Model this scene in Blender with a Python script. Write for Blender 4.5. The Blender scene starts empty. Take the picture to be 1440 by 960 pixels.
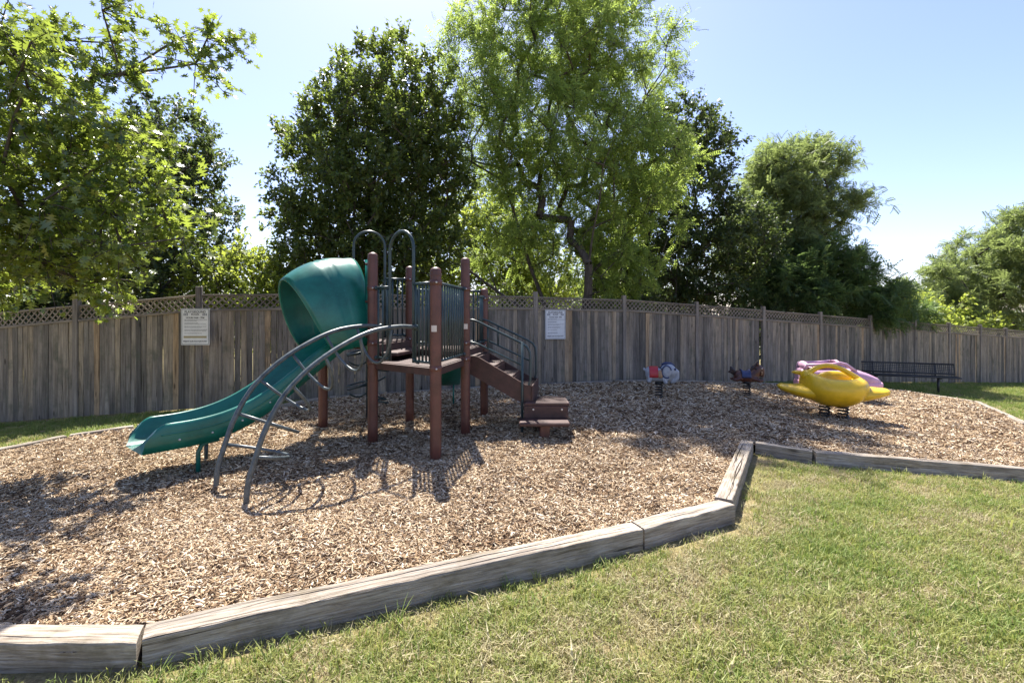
import bpy, math, random
import numpy as np
from mathutils import Vector, Matrix, noise

R = math.radians
S = bpy.context.scene
COL = S.collection

# ------------------------------------------------------------------ camera, sky, sun, exposure
cam = bpy.data.objects.new('camera', bpy.data.cameras.new('camera'))
COL.objects.link(cam)
cam.location = (0, 0, 1.6)
cam.rotation_euler = (R(90), 0, 0)
cam.data.sensor_width = 36
cam.data.lens = 16.5
cam.data.shift_y = -34 / 1440
cam.data.clip_end = 3000
S.camera = cam

SUN_EL, SUN_AZ = R(59.5), R(-12)          # azimuth from +Y, clockwise positive
W = bpy.data.worlds.new('World'); S.world = W; W.use_nodes = True
wn = W.node_tree.nodes; wl = W.node_tree.links
sky = wn.new('ShaderNodeTexSky'); sky.sky_type = 'NISHITA'
sky.sun_disc = False; sky.sun_elevation = SUN_EL; sky.sun_rotation = SUN_AZ
sky.altitude = 50; sky.air_density = 1.0; sky.dust_density = .8; sky.ozone_density = 4.0
bg = wn['Background']; bg.inputs['Strength'].default_value = 0.09
tint = wn.new('ShaderNodeMix'); tint.data_type = 'RGBA'; tint.blend_type = 'MULTIPLY'; tint.inputs[0].default_value = 1
tint.inputs[7].default_value = (1.09, .945, 1.0, 1)          # hazy late-summer air: a little less green
wl.new(sky.outputs[0], tint.inputs[6]); wl.new(tint.outputs[2], bg.inputs[0])

sun = bpy.data.objects.new('sun', bpy.data.lights.new('sun', 'SUN'))
COL.objects.link(sun)
sun.data.energy = 5.0; sun.data.angle = R(0.53); sun.data.color = (1.0, 0.95, 0.87)
to_sun = Vector((math.sin(SUN_AZ) * math.cos(SUN_EL), math.cos(SUN_AZ) * math.cos(SUN_EL), math.sin(SUN_EL)))
sun.rotation_euler = to_sun.to_track_quat('Z', 'Y').to_euler()
sun.location = (0, 0, 30)

S.view_settings.view_transform = 'Standard'
S.view_settings.look = 'None'
S.view_settings.gamma = 1.0
S.view_settings.exposure = 1.58
S.view_settings.use_curve_mapping = False

rng = np.random.default_rng(7)
random.seed(7)

# ------------------------------------------------------------------ helpers
def tag(o, label=None, cat=None, group=None, kind=None):
    if label: o['label'] = label
    if cat: o['category'] = cat
    if group: o['group'] = group
    if kind: o['kind'] = kind
    return o

ORG = {}
def thing(name, loc, label, cat, group=None):
    o = bpy.data.objects.new(name, None); COL.objects.link(o)
    o.location = loc; o.empty_display_size = 0.1
    ORG[o.name] = Vector(loc)
    return tag(o, label, cat, group)

class MB:
    def __init__(s): s.v = []; s.f = []; s.sm = []
    def add(s, vs, fs, smooth=False):
        n = len(s.v); s.v += [tuple(p) for p in vs]
        s.f += [tuple(i + n for i in f) for f in fs]; s.sm += [smooth] * len(fs)
        return s
    def box(s, c, size, rot=None):
        hx, hy, hz = size[0] / 2, size[1] / 2, size[2] / 2
        m = rot if rot is not None else Matrix.Identity(3)
        vs = [Vector(c) + m @ Vector((x * hx, y * hy, z * hz)) for z in (-1, 1) for x, y in ((-1, -1), (1, -1), (1, 1), (-1, 1))]
        return s.add(vs, [(3, 2, 1, 0), (4, 5, 6, 7), (0, 1, 5, 4), (1, 2, 6, 5), (2, 3, 7, 6), (3, 0, 4, 7)])
    def bbox(s, c, size, b=0.012, rot=None):
        """box with chamfered edges"""
        m = rot if rot is not None else Matrix.Identity(3)
        hx, hy, hz = size[0] / 2, size[1] / 2, size[2] / 2
        b = min(b, hx * .45, hy * .45, hz * .45)
        rings = []
        for z, i in ((-hz, b), (-hz + b, 0), (hz - b, 0), (hz, b)):
            x, y = hx - i, hy - i
            q = b if i == 0 else b * .6
            rings.append([Vector(p) for p in ((-x + q, -y, z), (x - q, -y, z), (x, -y + q, z), (x, y - q, z), (x - q, y, z), (-x + q, y, z), (-x, y - q, z), (-x, -y + q, z))])
        vs = [Vector(c) + m @ p for r in rings for p in r]
        fs = [tuple(range(7, -1, -1)), tuple(range(24, 32))]
        for k in range(3):
            for j in range(8):
                a, d = k * 8 + j, k * 8 + (j + 1) % 8
                fs.append((a, d, d + 8, a + 8))
        return s.add(vs, fs)
    def tube(s, pts, r, n=8, caps=True, closed=False, smooth=True):
        pts = [Vector(p) for p in pts]; N = len(pts)
        rr = r if isinstance(r, (list, tuple)) else [r] * N
        vs = []; up = None
        for i, p in enumerate(pts):
            a = pts[(i - 1) % N] if (closed or i > 0) else p
            b = pts[(i + 1) % N] if (closed or i < N - 1) else p
            t = (b - a).normalized()
            if up is None:
                up = Vector((0, 0, 1)) if abs(t.z) < .9 else Vector((1, 0, 0))
            side = t.cross(up)
            if side.length < 1e-4: side = t.cross(Vector((0, 1, 0)))
            side.normalize(); up = side.cross(t).normalized()
            for k in range(n):
                an = 2 * math.pi * k / n
                vs.append(p + (side * math.cos(an) + up * math.sin(an)) * rr[i])
        fs = []
        for i in range(N if closed else N - 1):
            for k in range(n):
                a = i * n + k; b = i * n + (k + 1) % n
                c = ((i + 1) % N) * n + (k + 1) % n; d = ((i + 1) % N) * n + k
                fs.append((b, a, d, c))
        s.add(vs, fs, smooth)
        if caps and not closed:
            o = len(s.v) - len(vs)
            s.f += [tuple(o + k for k in range(n)), tuple(o + (N - 1) * n + k for k in range(n - 1, -1, -1))]; s.sm += [False, False]
        return s
    def lathe(s, c, prof, n=20, smooth=True, axis=None):
        """prof: (r,z) list, bottom to top; axis: rotation matrix"""
        m = axis if axis is not None else Matrix.Identity(3)
        vs = []
        for r, z in prof:
            for k in range(n):
                a = 2 * math.pi * k / n
                vs.append(Vector(c) + m @ Vector((r * math.cos(a), r * math.sin(a), z)))
        fs = []
        for i in range(len(prof) - 1):
            for k in range(n):
                a = i * n + k; b = i * n + (k + 1) % n
                fs.append((a, b, b + n, a + n))
        s.add(vs, fs, smooth)
        o = len(s.v) - len(vs)
        s.f += [tuple(o + k for k in range(n - 1, -1, -1)), tuple(o + (len(prof) - 1) * n + k for k in range(n))]; s.sm += [smooth, smooth]
        return s
    def ell(s, c, r, rot=None, nu=20, nv=12):
        m = rot if rot is not None else Matrix.Identity(3)
        vs = []
        for i in range(1, nv):
            th = math.pi * i / nv
            for k in range(nu):
                a = 2 * math.pi * k / nu
                vs.append(Vector(c) + m @ Vector((r[0] * math.sin(th) * math.cos(a), r[1] * math.sin(th) * math.sin(a), -r[2] * math.cos(th))))
        vs.append(Vector(c) + m @ Vector((0, 0, -r[2]))); vs.append(Vector(c) + m @ Vector((0, 0, r[2])))
        fs = []
        for i in range(nv - 2):
            for k in range(nu):
                a = i * nu + k; b = i * nu + (k + 1) % nu
                fs.append((a, b, b + nu, a + nu))
        lo, hi = len(vs) - 2, len(vs) - 1
        for k in range(nu):
            fs.append((lo, (k + 1) % nu, k)); t = (nv - 2) * nu
            fs.append((hi, t + k, t + (k + 1) % nu))
        return s.add(vs, fs, True)
    def grid(s, rows, smooth=True, closed=False):
        n = len(rows[0]); vs = [p for r in rows for p in r]; fs = []
        for i in range(len(rows) - 1):
            for k in range(n if closed else n - 1):
                a = i * n + k; b = i * n + (k + 1) % n
                fs.append((a, b, b + n, a + n))
        return s.add(vs, fs, smooth)
    def prism(s, poly, lo, hi):
        n = len(poly)
        vs = [(p[0], p[1], lo) for p in poly] + [(p[0], p[1], hi) for p in poly]
        fs = [tuple(range(n - 1, -1, -1)), tuple(range(n, 2 * n))] + [(k, (k + 1) % n, (k + 1) % n + n, k + n) for k in range(n)]
        return s.add(vs, fs)
    def build(s, name, mat, parent=None, origin=None):
        if origin is None: origin = ORG[parent.name] if parent else Vector((0, 0, 0))
        origin = Vector(origin)
        me = bpy.data.meshes.new(name)
        me.from_pydata([tuple(Vector(p) - origin) for p in s.v], [], s.f)
        me.polygons.foreach_set('use_smooth', s.sm)
        me.materials.append(mat); me.update()
        o = bpy.data.objects.new(name, me); COL.objects.link(o)
        if parent: o.parent = parent
        else: o.location = origin
        ORG[o.name] = origin
        return o

def solid(o, t, off=0):
    m = o.modifiers.new('thick', 'SOLIDIFY'); m.thickness = t; m.offset = off
    return o

# ------------------------------------------------------------------ materials
def mat(name):
    m = bpy.data.materials.new(name); m.use_nodes = True
    nt = m.node_tree; b = nt.nodes['Principled BSDF']
    return m, nt, b
def N(nt, t, **kw):
    n = nt.nodes.new(t)
    for k, v in kw.items():
        if k in n.inputs.keys() if isinstance(k, str) else False: n.inputs[k].default_value = v
        else: setattr(n, k, v)
    return n
def ramp(nt, stops, src=None):
    n = nt.nodes.new('ShaderNodeValToRGB'); e = n.color_ramp.elements
    while len(e) < len(stops): e.new(.5)
    for el, (p, c) in zip(e, stops):
        el.position = p; el.color = (*c, 1) if len(c) == 3 else c
    if src is not None: nt.links.new(src, n.inputs[0])
    return n
def noise_n(nt, scale, detail=6, rough=.6, vec=None, dist=0):
    n = nt.nodes.new('ShaderNodeTexNoise'); n.inputs['Scale'].default_value = scale
    n.inputs['Detail'].default_value = detail; n.inputs['Roughness'].default_value = rough
    n.inputs['Distortion'].default_value = dist
    if vec is not None: nt.links.new(vec, n.inputs['Vector'])
    return n
def mapping(nt, src, scale=(1, 1, 1), loc=(0, 0, 0)):
    n = nt.nodes.new('ShaderNodeMapping'); n.inputs['Scale'].default_value = scale; n.inputs['Location'].default_value = loc
    nt.links.new(src, n.inputs[0]); return n
def mixc(nt, a, b, fac, mode='MIX'):
    n = nt.nodes.new('ShaderNodeMix'); n.data_type = 'RGBA'; n.blend_type = mode
    for sock, v in ((n.inputs[6], a), (n.inputs[7], b), (n.inputs[0], fac)):
        if hasattr(v, 'is_output'): nt.links.new(v, sock)
        elif isinstance(v, (int, float)): sock.default_value = v
        else: sock.default_value = (*v, 1)
    return n.outputs[2]
def bump(nt, b, h, strength=.5, dist=.01):
    n = nt.nodes.new('ShaderNodeBump'); n.inputs['Strength'].default_value = strength; n.inputs['Distance'].default_value = dist
    nt.links.new(h, n.inputs['Height']); nt.links.new(n.outputs[0], b.inputs['Normal']); return n
def texco(nt, w='Object'): return nt.nodes.new('ShaderNodeTexCoord').outputs[w]

def plastic(name, col, rough=.4, var=.12, scale=6, spec=.5, spots=None):
    m, nt, b = mat(name); tc = texco(nt)
    n = noise_n(nt, scale, 6, .65, tc)
    d = tuple(c * (1 - var * 2.2) for c in col); l = tuple(min(1, c * (1 + var) + .006) for c in col)
    r = ramp(nt, [(.3, d), (.7, l)], n.outputs[0])
    out = r.outputs[0]
    if spots:
        n2 = noise_n(nt, 45, 3, .7, tc); r2 = ramp(nt, [(.62, (0, 0, 0)), (.72, (1, 1, 1))], n2.outputs[0])
        out = mixc(nt, out, spots, r2.outputs[0])
    nt.links.new(out, b.inputs['Base Color'])
    rr = nt.nodes.new('ShaderNodeMapRange'); rr.inputs[3].default_value = rough - .08; rr.inputs[4].default_value = rough + .15
    nt.links.new(n.outputs[0], rr.inputs[0]); nt.links.new(rr.outputs[0], b.inputs['Roughness'])
    b.inputs['Specular IOR Level'].default_value = spec
    n3 = noise_n(nt, 90, 2, .5, tc); bump(nt, b, n3.outputs[0], .12, .003)
    return m

def wood(name, stops, axis, grain=14, rough=.85, rand=True, moss=None, crack=True, knots=True, stretch=.045):
    """weathered timber, the grain runs along the object's axis (0,1,2)"""
    m, nt, b = mat(name); tc = texco(nt)
    oi = nt.nodes.new('ShaderNodeObjectInfo')
    cb = nt.nodes.new('ShaderNodeCombineXYZ')
    mu = nt.nodes.new('ShaderNodeMath'); mu.operation = 'MULTIPLY'; mu.inputs[1].default_value = 37.0
    nt.links.new(oi.outputs['Random'], mu.inputs[0])
    for k in range(3): nt.links.new(mu.outputs[0], cb.inputs[k])
    ad = nt.nodes.new('ShaderNodeVectorMath'); ad.operation = 'ADD'
    nt.links.new(tc, ad.inputs[0]); nt.links.new(cb.outputs[0], ad.inputs[1])
    sc = [grain] * 3; sc[axis] = grain * stretch
    mp = mapping(nt, ad.outputs[0], sc)
    n1 = noise_n(nt, 2.2, 8, .7, mp.outputs[0], .6)
    sc2 = [3.0] * 3; sc2[axis] = .7
    mp2 = mapping(nt, ad.outputs[0], sc2)
    n2 = noise_n(nt, 1.2, 5, .65, mp2.outputs[0])
    r = ramp(nt, stops, n1.outputs[0])
    mo = ramp(nt, [(.3, (.55, .55, .57)), (.7, (1.25, 1.22, 1.18))], n2.outputs[0])
    c = mixc(nt, r.outputs[0], mo.outputs[0], 1.0, 'MULTIPLY')
    if rand:
        rv = ramp(nt, [(0, (.52, .53, .55)), (.35, (.9, .9, .92)), (.7, (1.12, 1.08, 1.02)), (.94, (1.3, 1.22, 1.08)), (.97, (1.55, 1.25, .92)), (1, (1.5, 1.25, .95))], oi.outputs['Random'])
        c = mixc(nt, c, rv.outputs[0], 1.0, 'MULTIPLY')
    if knots:
        sk = [16] * 3; sk[axis] = 5
        vo = nt.nodes.new('ShaderNodeTexVoronoi'); vo.inputs['Scale'].default_value = .32
        mk = mapping(nt, ad.outputs[0], sk); nt.links.new(mk.outputs[0], vo.inputs['Vector'])
        rk = ramp(nt, [(.05, (.12, .1, .08)), (.13, (1, 1, 1))], vo.outputs['Distance'])
        c = mixc(nt, c, rk.outputs[0], .8, 'MULTIPLY')
    if crack:
        sk = [20] * 3; sk[axis] = .35
        mk = mapping(nt, ad.outputs[0], sk)
        nk = noise_n(nt, .7, 3, .55, mk.outputs[0], .4)
        rk = ramp(nt, [(.482, (1, 1, 1)), (.5, (.16, .14, .12)), (.518, (1, 1, 1))], nk.outputs[0])
        n4 = noise_n(nt, .9, 2, .5, ad.outputs[0]); r4 = ramp(nt, [(.45, (0, 0, 0)), (.6, (1, 1, 1))], n4.outputs[0])
        c = mixc(nt, c, mixc(nt, c, rk.outputs[0], 1.0, 'MULTIPLY'), r4.outputs[0])
    if moss:
        n5 = noise_n(nt, 2.2, 5, .7, ad.outputs[0]); r5 = ramp(nt, [(.52, (0, 0, 0)), (.72, (.75, .75, .75))], n5.outputs[0])
        c = mixc(nt, c, moss, r5.outputs[0])
    nt.links.new(c, b.inputs['Base Color'])
    b.inputs['Roughness'].default_value = rough; b.inputs['Specular IOR Level'].default_value = .25
    bump(nt, b, n1.outputs[0], .8, .008)
    return m

M = {}
M['fence'] = wood('weathered_fence_wood', [(.2, (.075, .063, .05)), (.45, (.22, .193, .16)), (.75, (.38, .342, .292))], 2, moss=(.075, .085, .06))
M['fence_post'] = wood('fence_post_wood', [(.2, (.09, .078, .066)), (.45, (.21, .185, .16)), (.75, (.33, .30, .265))], 2, rand=False)
M['fence_rail'] = wood('fence_rail_wood', [(.2, (.09, .075, .06)), (.45, (.21, .18, .145)), (.75, (.31, .27, .22))], 0, rand=False)
M['timber'] = wood('weathered_timber', [(.25, (.085, .067, .05)), (.42, (.25, .21, .165)), (.58, (.40, .355, .30)), (.75, (.52, .48, .42))], 0, grain=34, rand=False, moss=(.11, .085, .04), stretch=.055)
M['post'] = plastic('brown_coated_steel', (.105, .036, .026), .45, .2, 5)
M['deck'] = plastic('brown_vinyl_deck', (.062, .026, .021), .55, .25, 9)
M['steel'] = plastic('dark_teal_steel', (.022, .047, .055), .33, .2, 8)
M['steel_grey'] = plastic('slate_grey_steel', (.07, .09, .10), .35, .25, 14, spots=(.15, .15, .14))
M['green'] = plastic('green_moulded_plastic', (.005, .135, .105), .3, .2, 2.4, spots=(.012, .15, .12))
M['yellow'] = plastic('yellow_moulded_plastic', (.70, .45, .012), .32, .14, 3, spots=(.74, .52, .04))
M['pink'] = plastic('faded_pink_plastic', (.56, .33, .45), .4, .12, 3)
M['pink_dark'] = plastic('mauve_plastic', (.30, .14, .25), .5, .15, 4)
M['pale_pink'] = plastic('pale_pink_plastic', (.72, .38, .47), .42, .08, 4)
M['black'] = plastic('black_coated_metal', (.017, .017, .019), .45, .2, 12)
M['grey'] = plastic('pale_grey_plastic', (.34, .36, .40), .4, .12, 8)
M['red'] = plastic('red_plastic', (.42, .022, .03), .4, .1, 8)
M['blue'] = plastic('navy_plastic', (.02, .035, .11), .4, .15, 8)
M['tan'] = plastic('tan_plastic', (.40, .24, .13), .5, .15, 8)
M['bay'] = plastic('dark_bay_plastic', (.085, .028, .018), .4, .25, 9)
M['dark'] = plastic('dark_brown_plastic', (.03, .014, .012), .5, .2, 9)
M['cream'] = plastic('cream_plastic', (.6, .5, .38), .5, .1, 9)
M['alu'] = plastic('dull_aluminium', (.45, .46, .47), .4, .1, 6)
M['sign'] = plastic('white_sign_face', (.66, .67, .69), .5, .06, 6)
M['ink'] = plastic('black_print', (.05, .05, .06), .6, .1, 6)
M['ink_grey'] = plastic('grey_print', (.20, .21, .25), .6, .1, 6)
M['ochre'] = plastic('ochre_print', (.34, .29, .16), .6, .1, 6)
M['sticker'] = plastic('pale_sticker', (.55, .5, .46), .5, .05, 9)
M['bolt'] = plastic('cream_bolt_cap', (.62, .55, .45), .4, .05, 9)

def leafmat(name, c1, c2, tr, gloss=.4, spec=.35, tfac=.42):
    m, nt, b = mat(name)
    g = nt.nodes.new('ShaderNodeNewGeometry')
    r = ramp(nt, [(0, c1), (.55, tuple((a + d) / 2 for a, d in zip(c1, c2))), (.93, c2), (1, (c2[0] * 1.6, c2[1] * 1.1, c2[2] * .8))], g.outputs['Random Per Island'])
    nt.links.new(r.outputs[0], b.inputs['Base Color'])
    b.inputs['Roughness'].default_value = gloss; b.inputs['Specular IOR Level'].default_value = spec
    t = nt.nodes.new('ShaderNodeBsdfTranslucent')
    rt = ramp(nt, [(0, tuple(x * .7 for x in tr)), (1, tuple(min(1, x * 1.25) for x in tr))], g.outputs['Random Per Island'])
    nt.links.new(rt.outputs[0], t.inputs[0])
    mx = nt.nodes.new('ShaderNodeMixShader'); mx.inputs[0].default_value = tfac
    nt.links.new(b.outputs[0], mx.inputs[1]); nt.links.new(t.outputs[0], mx.inputs[2])
    nt.links.new(mx.outputs[0], nt.nodes['Material Output'].inputs[0])
    return m
M['leaf_oak'] = leafmat('oak_leaf', (.03, .072, .022), (.14, .185, .04), (.34, .43, .06), .26, .8, .43)
M['leaf_pear'] = leafmat('pear_leaf', (.045, .073, .026), (.095, .128, .038), (.26, .34, .06), .38, .45, .40)
M['leaf_locust'] = leafmat('locust_leaf', (.075, .13, .035), (.18, .235, .06), (.42, .54, .11), .5, .3, .5)
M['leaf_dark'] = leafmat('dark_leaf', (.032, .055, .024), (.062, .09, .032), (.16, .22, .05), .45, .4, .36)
M['leaf_feather'] = leafmat('feathery_leaf', (.07, .105, .045), (.15, .185, .075), (.32, .40, .12), .5, .3, .46)
M['leaf_yellow'] = leafmat('yellow_green_leaf', (.10, .15, .03), (.20, .24, .05), (.44, .52, .08), .5, .3, .5)
M['leaf_mimosa'] = leafmat('mimosa_leaf', (.04, .085, .035), (.095, .14, .05), (.22, .33, .09), .5, .3, .4)
def barkmat():
    m, nt, b = mat('bark'); tc = texco(nt); mp = mapping(nt, tc, (9, 9, 1.6))
    n = noise_n(nt, 2.5, 8, .7, mp.outputs[0]); r = ramp(nt, [(.3, (.022, .018, .015)), (.7, (.11, .09, .075))], n.outputs[0])
    nt.links.new(r.outputs[0], b.inputs[0]); b.inputs['Roughness'].default_value = .9; bump(nt, b, n.outputs[0], .8, .02)
    return m
M['bark'] = barkmat()

# ------------------------------------------------------------------ terrain
def sp(v, s): return np.where(v / s < 30, s * np.log1p(np.exp(np.minimum(v / s, 30))), v)
def T(x, y):
    x = np.asarray(x, float)
    # the lie of the land: a gentle fall to either side, level again far off
    xr = np.minimum(x, 40); xl = np.maximum(x, -16)
    return -.057 * sp(xr - 2.6, .5) - .085 * sp(-xl - 5.3, .5)
def Tz(x, y): return float(T(x, y))

MULCH = [(-2.10, 2.33), (.89, 3.57), (1.68, 3.94), (2.98, 6.10), (3.64, 5.78), (5.97, 5.52), (7.9, 5.25), (9.35, 8.53), (11.38, 11.6), (10.85, 13.2),
         (7.47, 13.05), (5.24, 12.55), (0, 10.85), (-3.6, 9.2), (-4.14, 8.27), (-5.55, 6.91), (-6.11, 6.51), (-6.42, 5.88), (-6.6, 4.2), (-5.4, 2.7), (-2.54, 2.38)]
def in_poly(x, y, poly):
    x = np.asarray(x, float); y = np.asarray(y, float); ins = np.zeros(x.shape, bool)
    n = len(poly)
    for i in range(n):
        (x1, y1), (x2, y2) = poly[i], poly[(i + 1) % n]
        c = ((y1 > y) != (y2 > y)) & (x < (x2 - x1) * (y - y1) / (y2 - y1 + 1e-12) + x1)
        ins ^= c
    return ins
def poly_dist(x, y, poly):
    d = np.full(np.shape(x), 1e9); n = len(poly)
    for i in range(n):
        a = np.array(poly[i]); b = np.array(poly[(i + 1) % n]); ab = b - a
        t = np.clip(((x - a[0]) * ab[0] + (y - a[1]) * ab[1]) / (ab @ ab), 0, 1)
        d = np.minimum(d, np.hypot(x - a[0] - t * ab[0], y - a[1] - t * ab[1]))
    return d

def lawnmat():
    m, nt, b = mat('lawn_soil'); tc = texco(nt)
    n1 = noise_n(nt, 1.1, 6, .6, tc); n2 = noise_n(nt, 38, 6, .75, tc)
    r1 = ramp(nt, [(.36, (.17, .165, .06)), (.5, (.26, .22, .11)), (.66, (.30, .235, .15))], n1.outputs[0])
    r2 = ramp(nt, [(.3, (.35, .35, .33)), (.7, (1.35, 1.32, 1.25))], n2.outputs[0])
    nt.links.new(mixc(nt, r1.outputs[0], r2.outputs[0], 1.0, 'MULTIPLY'), b.inputs[0])
    b.inputs['Roughness'].default_value = .95; b.inputs['Specular IOR Level'].default_value = .1
    bump(nt, b, n2.outputs[0], .8, .02)
    return m
def mulchmat():
    m, nt, b = mat('mulch_base'); tc = texco(nt)
    vo = nt.nodes.new('ShaderNodeTexVoronoi'); vo.inputs['Scale'].default_value = 42
    mp = mapping(nt, tc, (1, 1, 1)); n0 = noise_n(nt, 9, 4, .6, tc)
    mx = mixc(nt, mp.outputs[0], n0.outputs[1], .12); nt.links.new(mx, vo.inputs['Vector'])
    r = ramp(nt, [(0, (.11, .065, .04)), (.35, (.27, .18, .115)), (.65, (.42, .31, .215)), (.9, (.56, .45, .34))], vo.outputs['Color'])
    rd = ramp(nt, [(0, (1.1, 1.1, 1.1)), (.75, (.35, .33, .3))], vo.outputs['Distance'])
    nt.links.new(mixc(nt, r.outputs[0], rd.outputs[0], 1.0, 'MULTIPLY'), b.inputs[0])
    b.inputs['Roughness'].default_value = .95; b.inputs['Specular IOR Level'].default_value = .1
    bump(nt, b, vo.outputs['Distance'], 1.0, .02)
    return m

def sheet(name, xs, ys, fz, mtl, keep=None):
    X, Y = np.meshgrid(xs, ys); Z = fz(X, Y); nx, ny = len(xs), len(ys)
    me = bpy.data.meshes.new(name)
    vs = np.stack([X, Y, Z], -1).reshape(-1, 3)
    idx = np.arange(nx * ny).reshape(ny, nx)
    f = np.stack([idx[:-1, :-1], idx[:-1, 1:], idx[1:, 1:], idx[1:, :-1]], -1).reshape(-1, 4)
    if keep is not None:
        cx = vs[f].mean(1); f = f[keep(cx[:, 0], cx[:, 1])]
        used = np.unique(f); remap = -np.ones(len(vs), int); remap[used] = np.arange(len(used)); vs = vs[used]; f = remap[f]
    me.from_pydata(vs.tolist(), [], f.tolist()); me.polygons.foreach_set('use_smooth', [True] * len(f))
    me.materials.append(mtl); me.update()
    o = bpy.data.objects.new(name, me); COL.objects.link(o); return o

def wob(x, y):      # gentle unevenness, metres
    return .012 * np.sin(1.7 * x + .6 * y) * np.cos(1.3 * y - .4 * x) + .008 * np.sin(4.1 * x - 2.2 * y + 1) * np.sin(3.3 * y + .7)
def mulch_z(x, y):
    worn = .045 * np.exp(-(((x + 3.95) / .45) ** 2 + ((y - 4.25) / .4) ** 2)) + .03 * np.exp(-(((x - .45) / .5) ** 2 + ((y - 5.85) / .35) ** 2)) + .03 * np.exp(-(((x + 2.6) / .5) ** 2 + ((y - 4.1) / .4) ** 2))
    return T(x, y) - worn + wob(x, y) + .010 * np.sin(7 * x + 3 * y) * np.sin(5.3 * y - 2 * x)
def lawn_z(x, y):
    return T(x, y) - .095 + wob(x, y) * .8
xs = np.unique(np.concatenate([np.linspace(-900, -30, 14), np.linspace(-30, 45, 190), np.linspace(45, 900, 14)]))
ys = np.unique(np.concatenate([np.linspace(-300, -5, 8), np.linspace(-5, 35, 120), np.linspace(35, 1500, 16)]))
tag(sheet('lawn', xs, ys, lawn_z, lawnmat()), 'sparse sunlit lawn of green and straw coloured turf', kind='structure')
mb = sheet('mulch_bed', np.linspace(-7, 12, 240), np.linspace(2, 14, 160), mulch_z, mulchmat(),
           lambda x, y: in_poly(x, y, MULCH) | (poly_dist(x, y, MULCH) < .07))
tag(mb, 'bed of shredded wood mulch round the play equipment', kind='structure')

# ------------------------------------------------------------------ scatter (chips, grass): points that carry rotation, size and kind
def scatter(name, P, ROT, SCL, IDX, protos, label, cat=None, kind='stuff'):
    c = bpy.data.collections.new(name + '_kinds')           # source shapes, not linked into the scene
    for o in protos: c.objects.link(o)
    me = bpy.data.meshes.new(name); me.vertices.add(len(P)); me.vertices.foreach_set('co', np.asarray(P, np.float32).ravel())
    a = me.attributes.new('rot', 'FLOAT_VECTOR', 'POINT'); a.data.foreach_set('vector', np.asarray(ROT, np.float32).ravel())
    a = me.attributes.new('scl', 'FLOAT_VECTOR', 'POINT'); a.data.foreach_set('vector', np.asarray(SCL, np.float32).ravel())
    a = me.attributes.new('idx', 'INT', 'POINT'); a.data.foreach_set('value', np.asarray(IDX, np.int32))
    me.update()
    o = bpy.data.objects.new(name, me); COL.objects.link(o); tag(o, label, cat, kind=kind)
    ng = bpy.data.node_groups.new(name, 'GeometryNodeTree')
    ng.interface.new_socket('Geometry', in_out='INPUT', socket_type='NodeSocketGeometry')
    ng.interface.new_socket('Geometry', in_out='OUTPUT', socket_type='NodeSocketGeometry')
    n = ng.nodes; L = ng.links
    gi = n.new('NodeGroupInput'); go = n.new('NodeGroupOutput'); ip = n.new('GeometryNodeInstanceOnPoints')
    ci = n.new('GeometryNodeCollectionInfo'); ci.inputs['Collection'].default_value = c
    ci.inputs['Separate Children'].default_value = True; ci.inputs['Reset Children'].default_value = True
    ip.inputs['Pick Instance'].default_value = True
    L.new(gi.outputs[0], ip.inputs['Points']); L.new(ci.outputs[0], ip.inputs['Instance'])
    for at, dt, sock in (('rot', 'FLOAT_VECTOR', 'Rotation'), ('scl', 'FLOAT_VECTOR', 'Scale'), ('idx', 'INT', 'Instance Index')):
        na = n.new('GeometryNodeInputNamedAttribute'); na.data_type = dt; na.inputs['Name'].default_value = at
        L.new(na.outputs['Attribute'], ip.inputs[sock])
    L.new(ip.outputs[0], go.inputs[0])
    o.modifiers.new('scatter', 'NODES').node_group = ng
    return o
def proto(name, v, f, mtl, smooth=False):
    me = bpy.data.meshes.new(name); me.from_pydata(v, [], f); me.materials.append(mtl)
    me.polygons.foreach_set('use_smooth', [smooth] * len(f)); me.update()
    return bpy.data.objects.new(name, me)

def fbm(x, y, s, seed=0):
    x = np.asarray(x); y = np.asarray(y); r = np.random.default_rng(seed); out = 0; amp = 1; tot = 0
    for k in range(4):
        for j in range(3):
            a = r.uniform(0, 6.28); p = r.uniform(0, 6.28); fq = s * (1.9 ** k) * r.uniform(.7, 1.3)
            out = out + amp * np.sin(fq * (x * math.cos(a) + y * math.sin(a)) + p); tot += amp * .7
        amp *= .6
    return out / tot

# wood chips
def chipmat(stops):
    m, nt, b = mat('wood_chip')
    oi = nt.nodes.new('ShaderNodeObjectInfo'); tc = texco(nt)
    r = ramp(nt, stops, oi.outputs['Random'])
    mp = mapping(nt, tc, (6, 90, 90)); n = noise_n(nt, 1.5, 4, .6, mp.outputs[0])
    r2 = ramp(nt, [(.3, (.7, .68, .66)), (.7, (1.12, 1.1, 1.08))], n.outputs[0])
    nt.links.new(mixc(nt, r.outputs[0], r2.outputs[0], 1.0, 'MULTIPLY'), b.inputs[0])
    b.inputs['Roughness'].default_value = .85; b.inputs['Specular IOR Level'].default_value = .2
    return m
CH = chipmat([(0, (.08, .048, .028)), (.12, (.20, .125, .07)), (.3, (.34, .24, .14)), (.55, (.47, .36, .235)), (.8, (.60, .49, .345)), (1, (.76, .67, .53))])
CHD = chipmat([(0, (.03, .02, .014)), (.4, (.10, .062, .036)), (.8, (.22, .14, .08)), (1, (.38, .26, .15))]); chips = []
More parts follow.
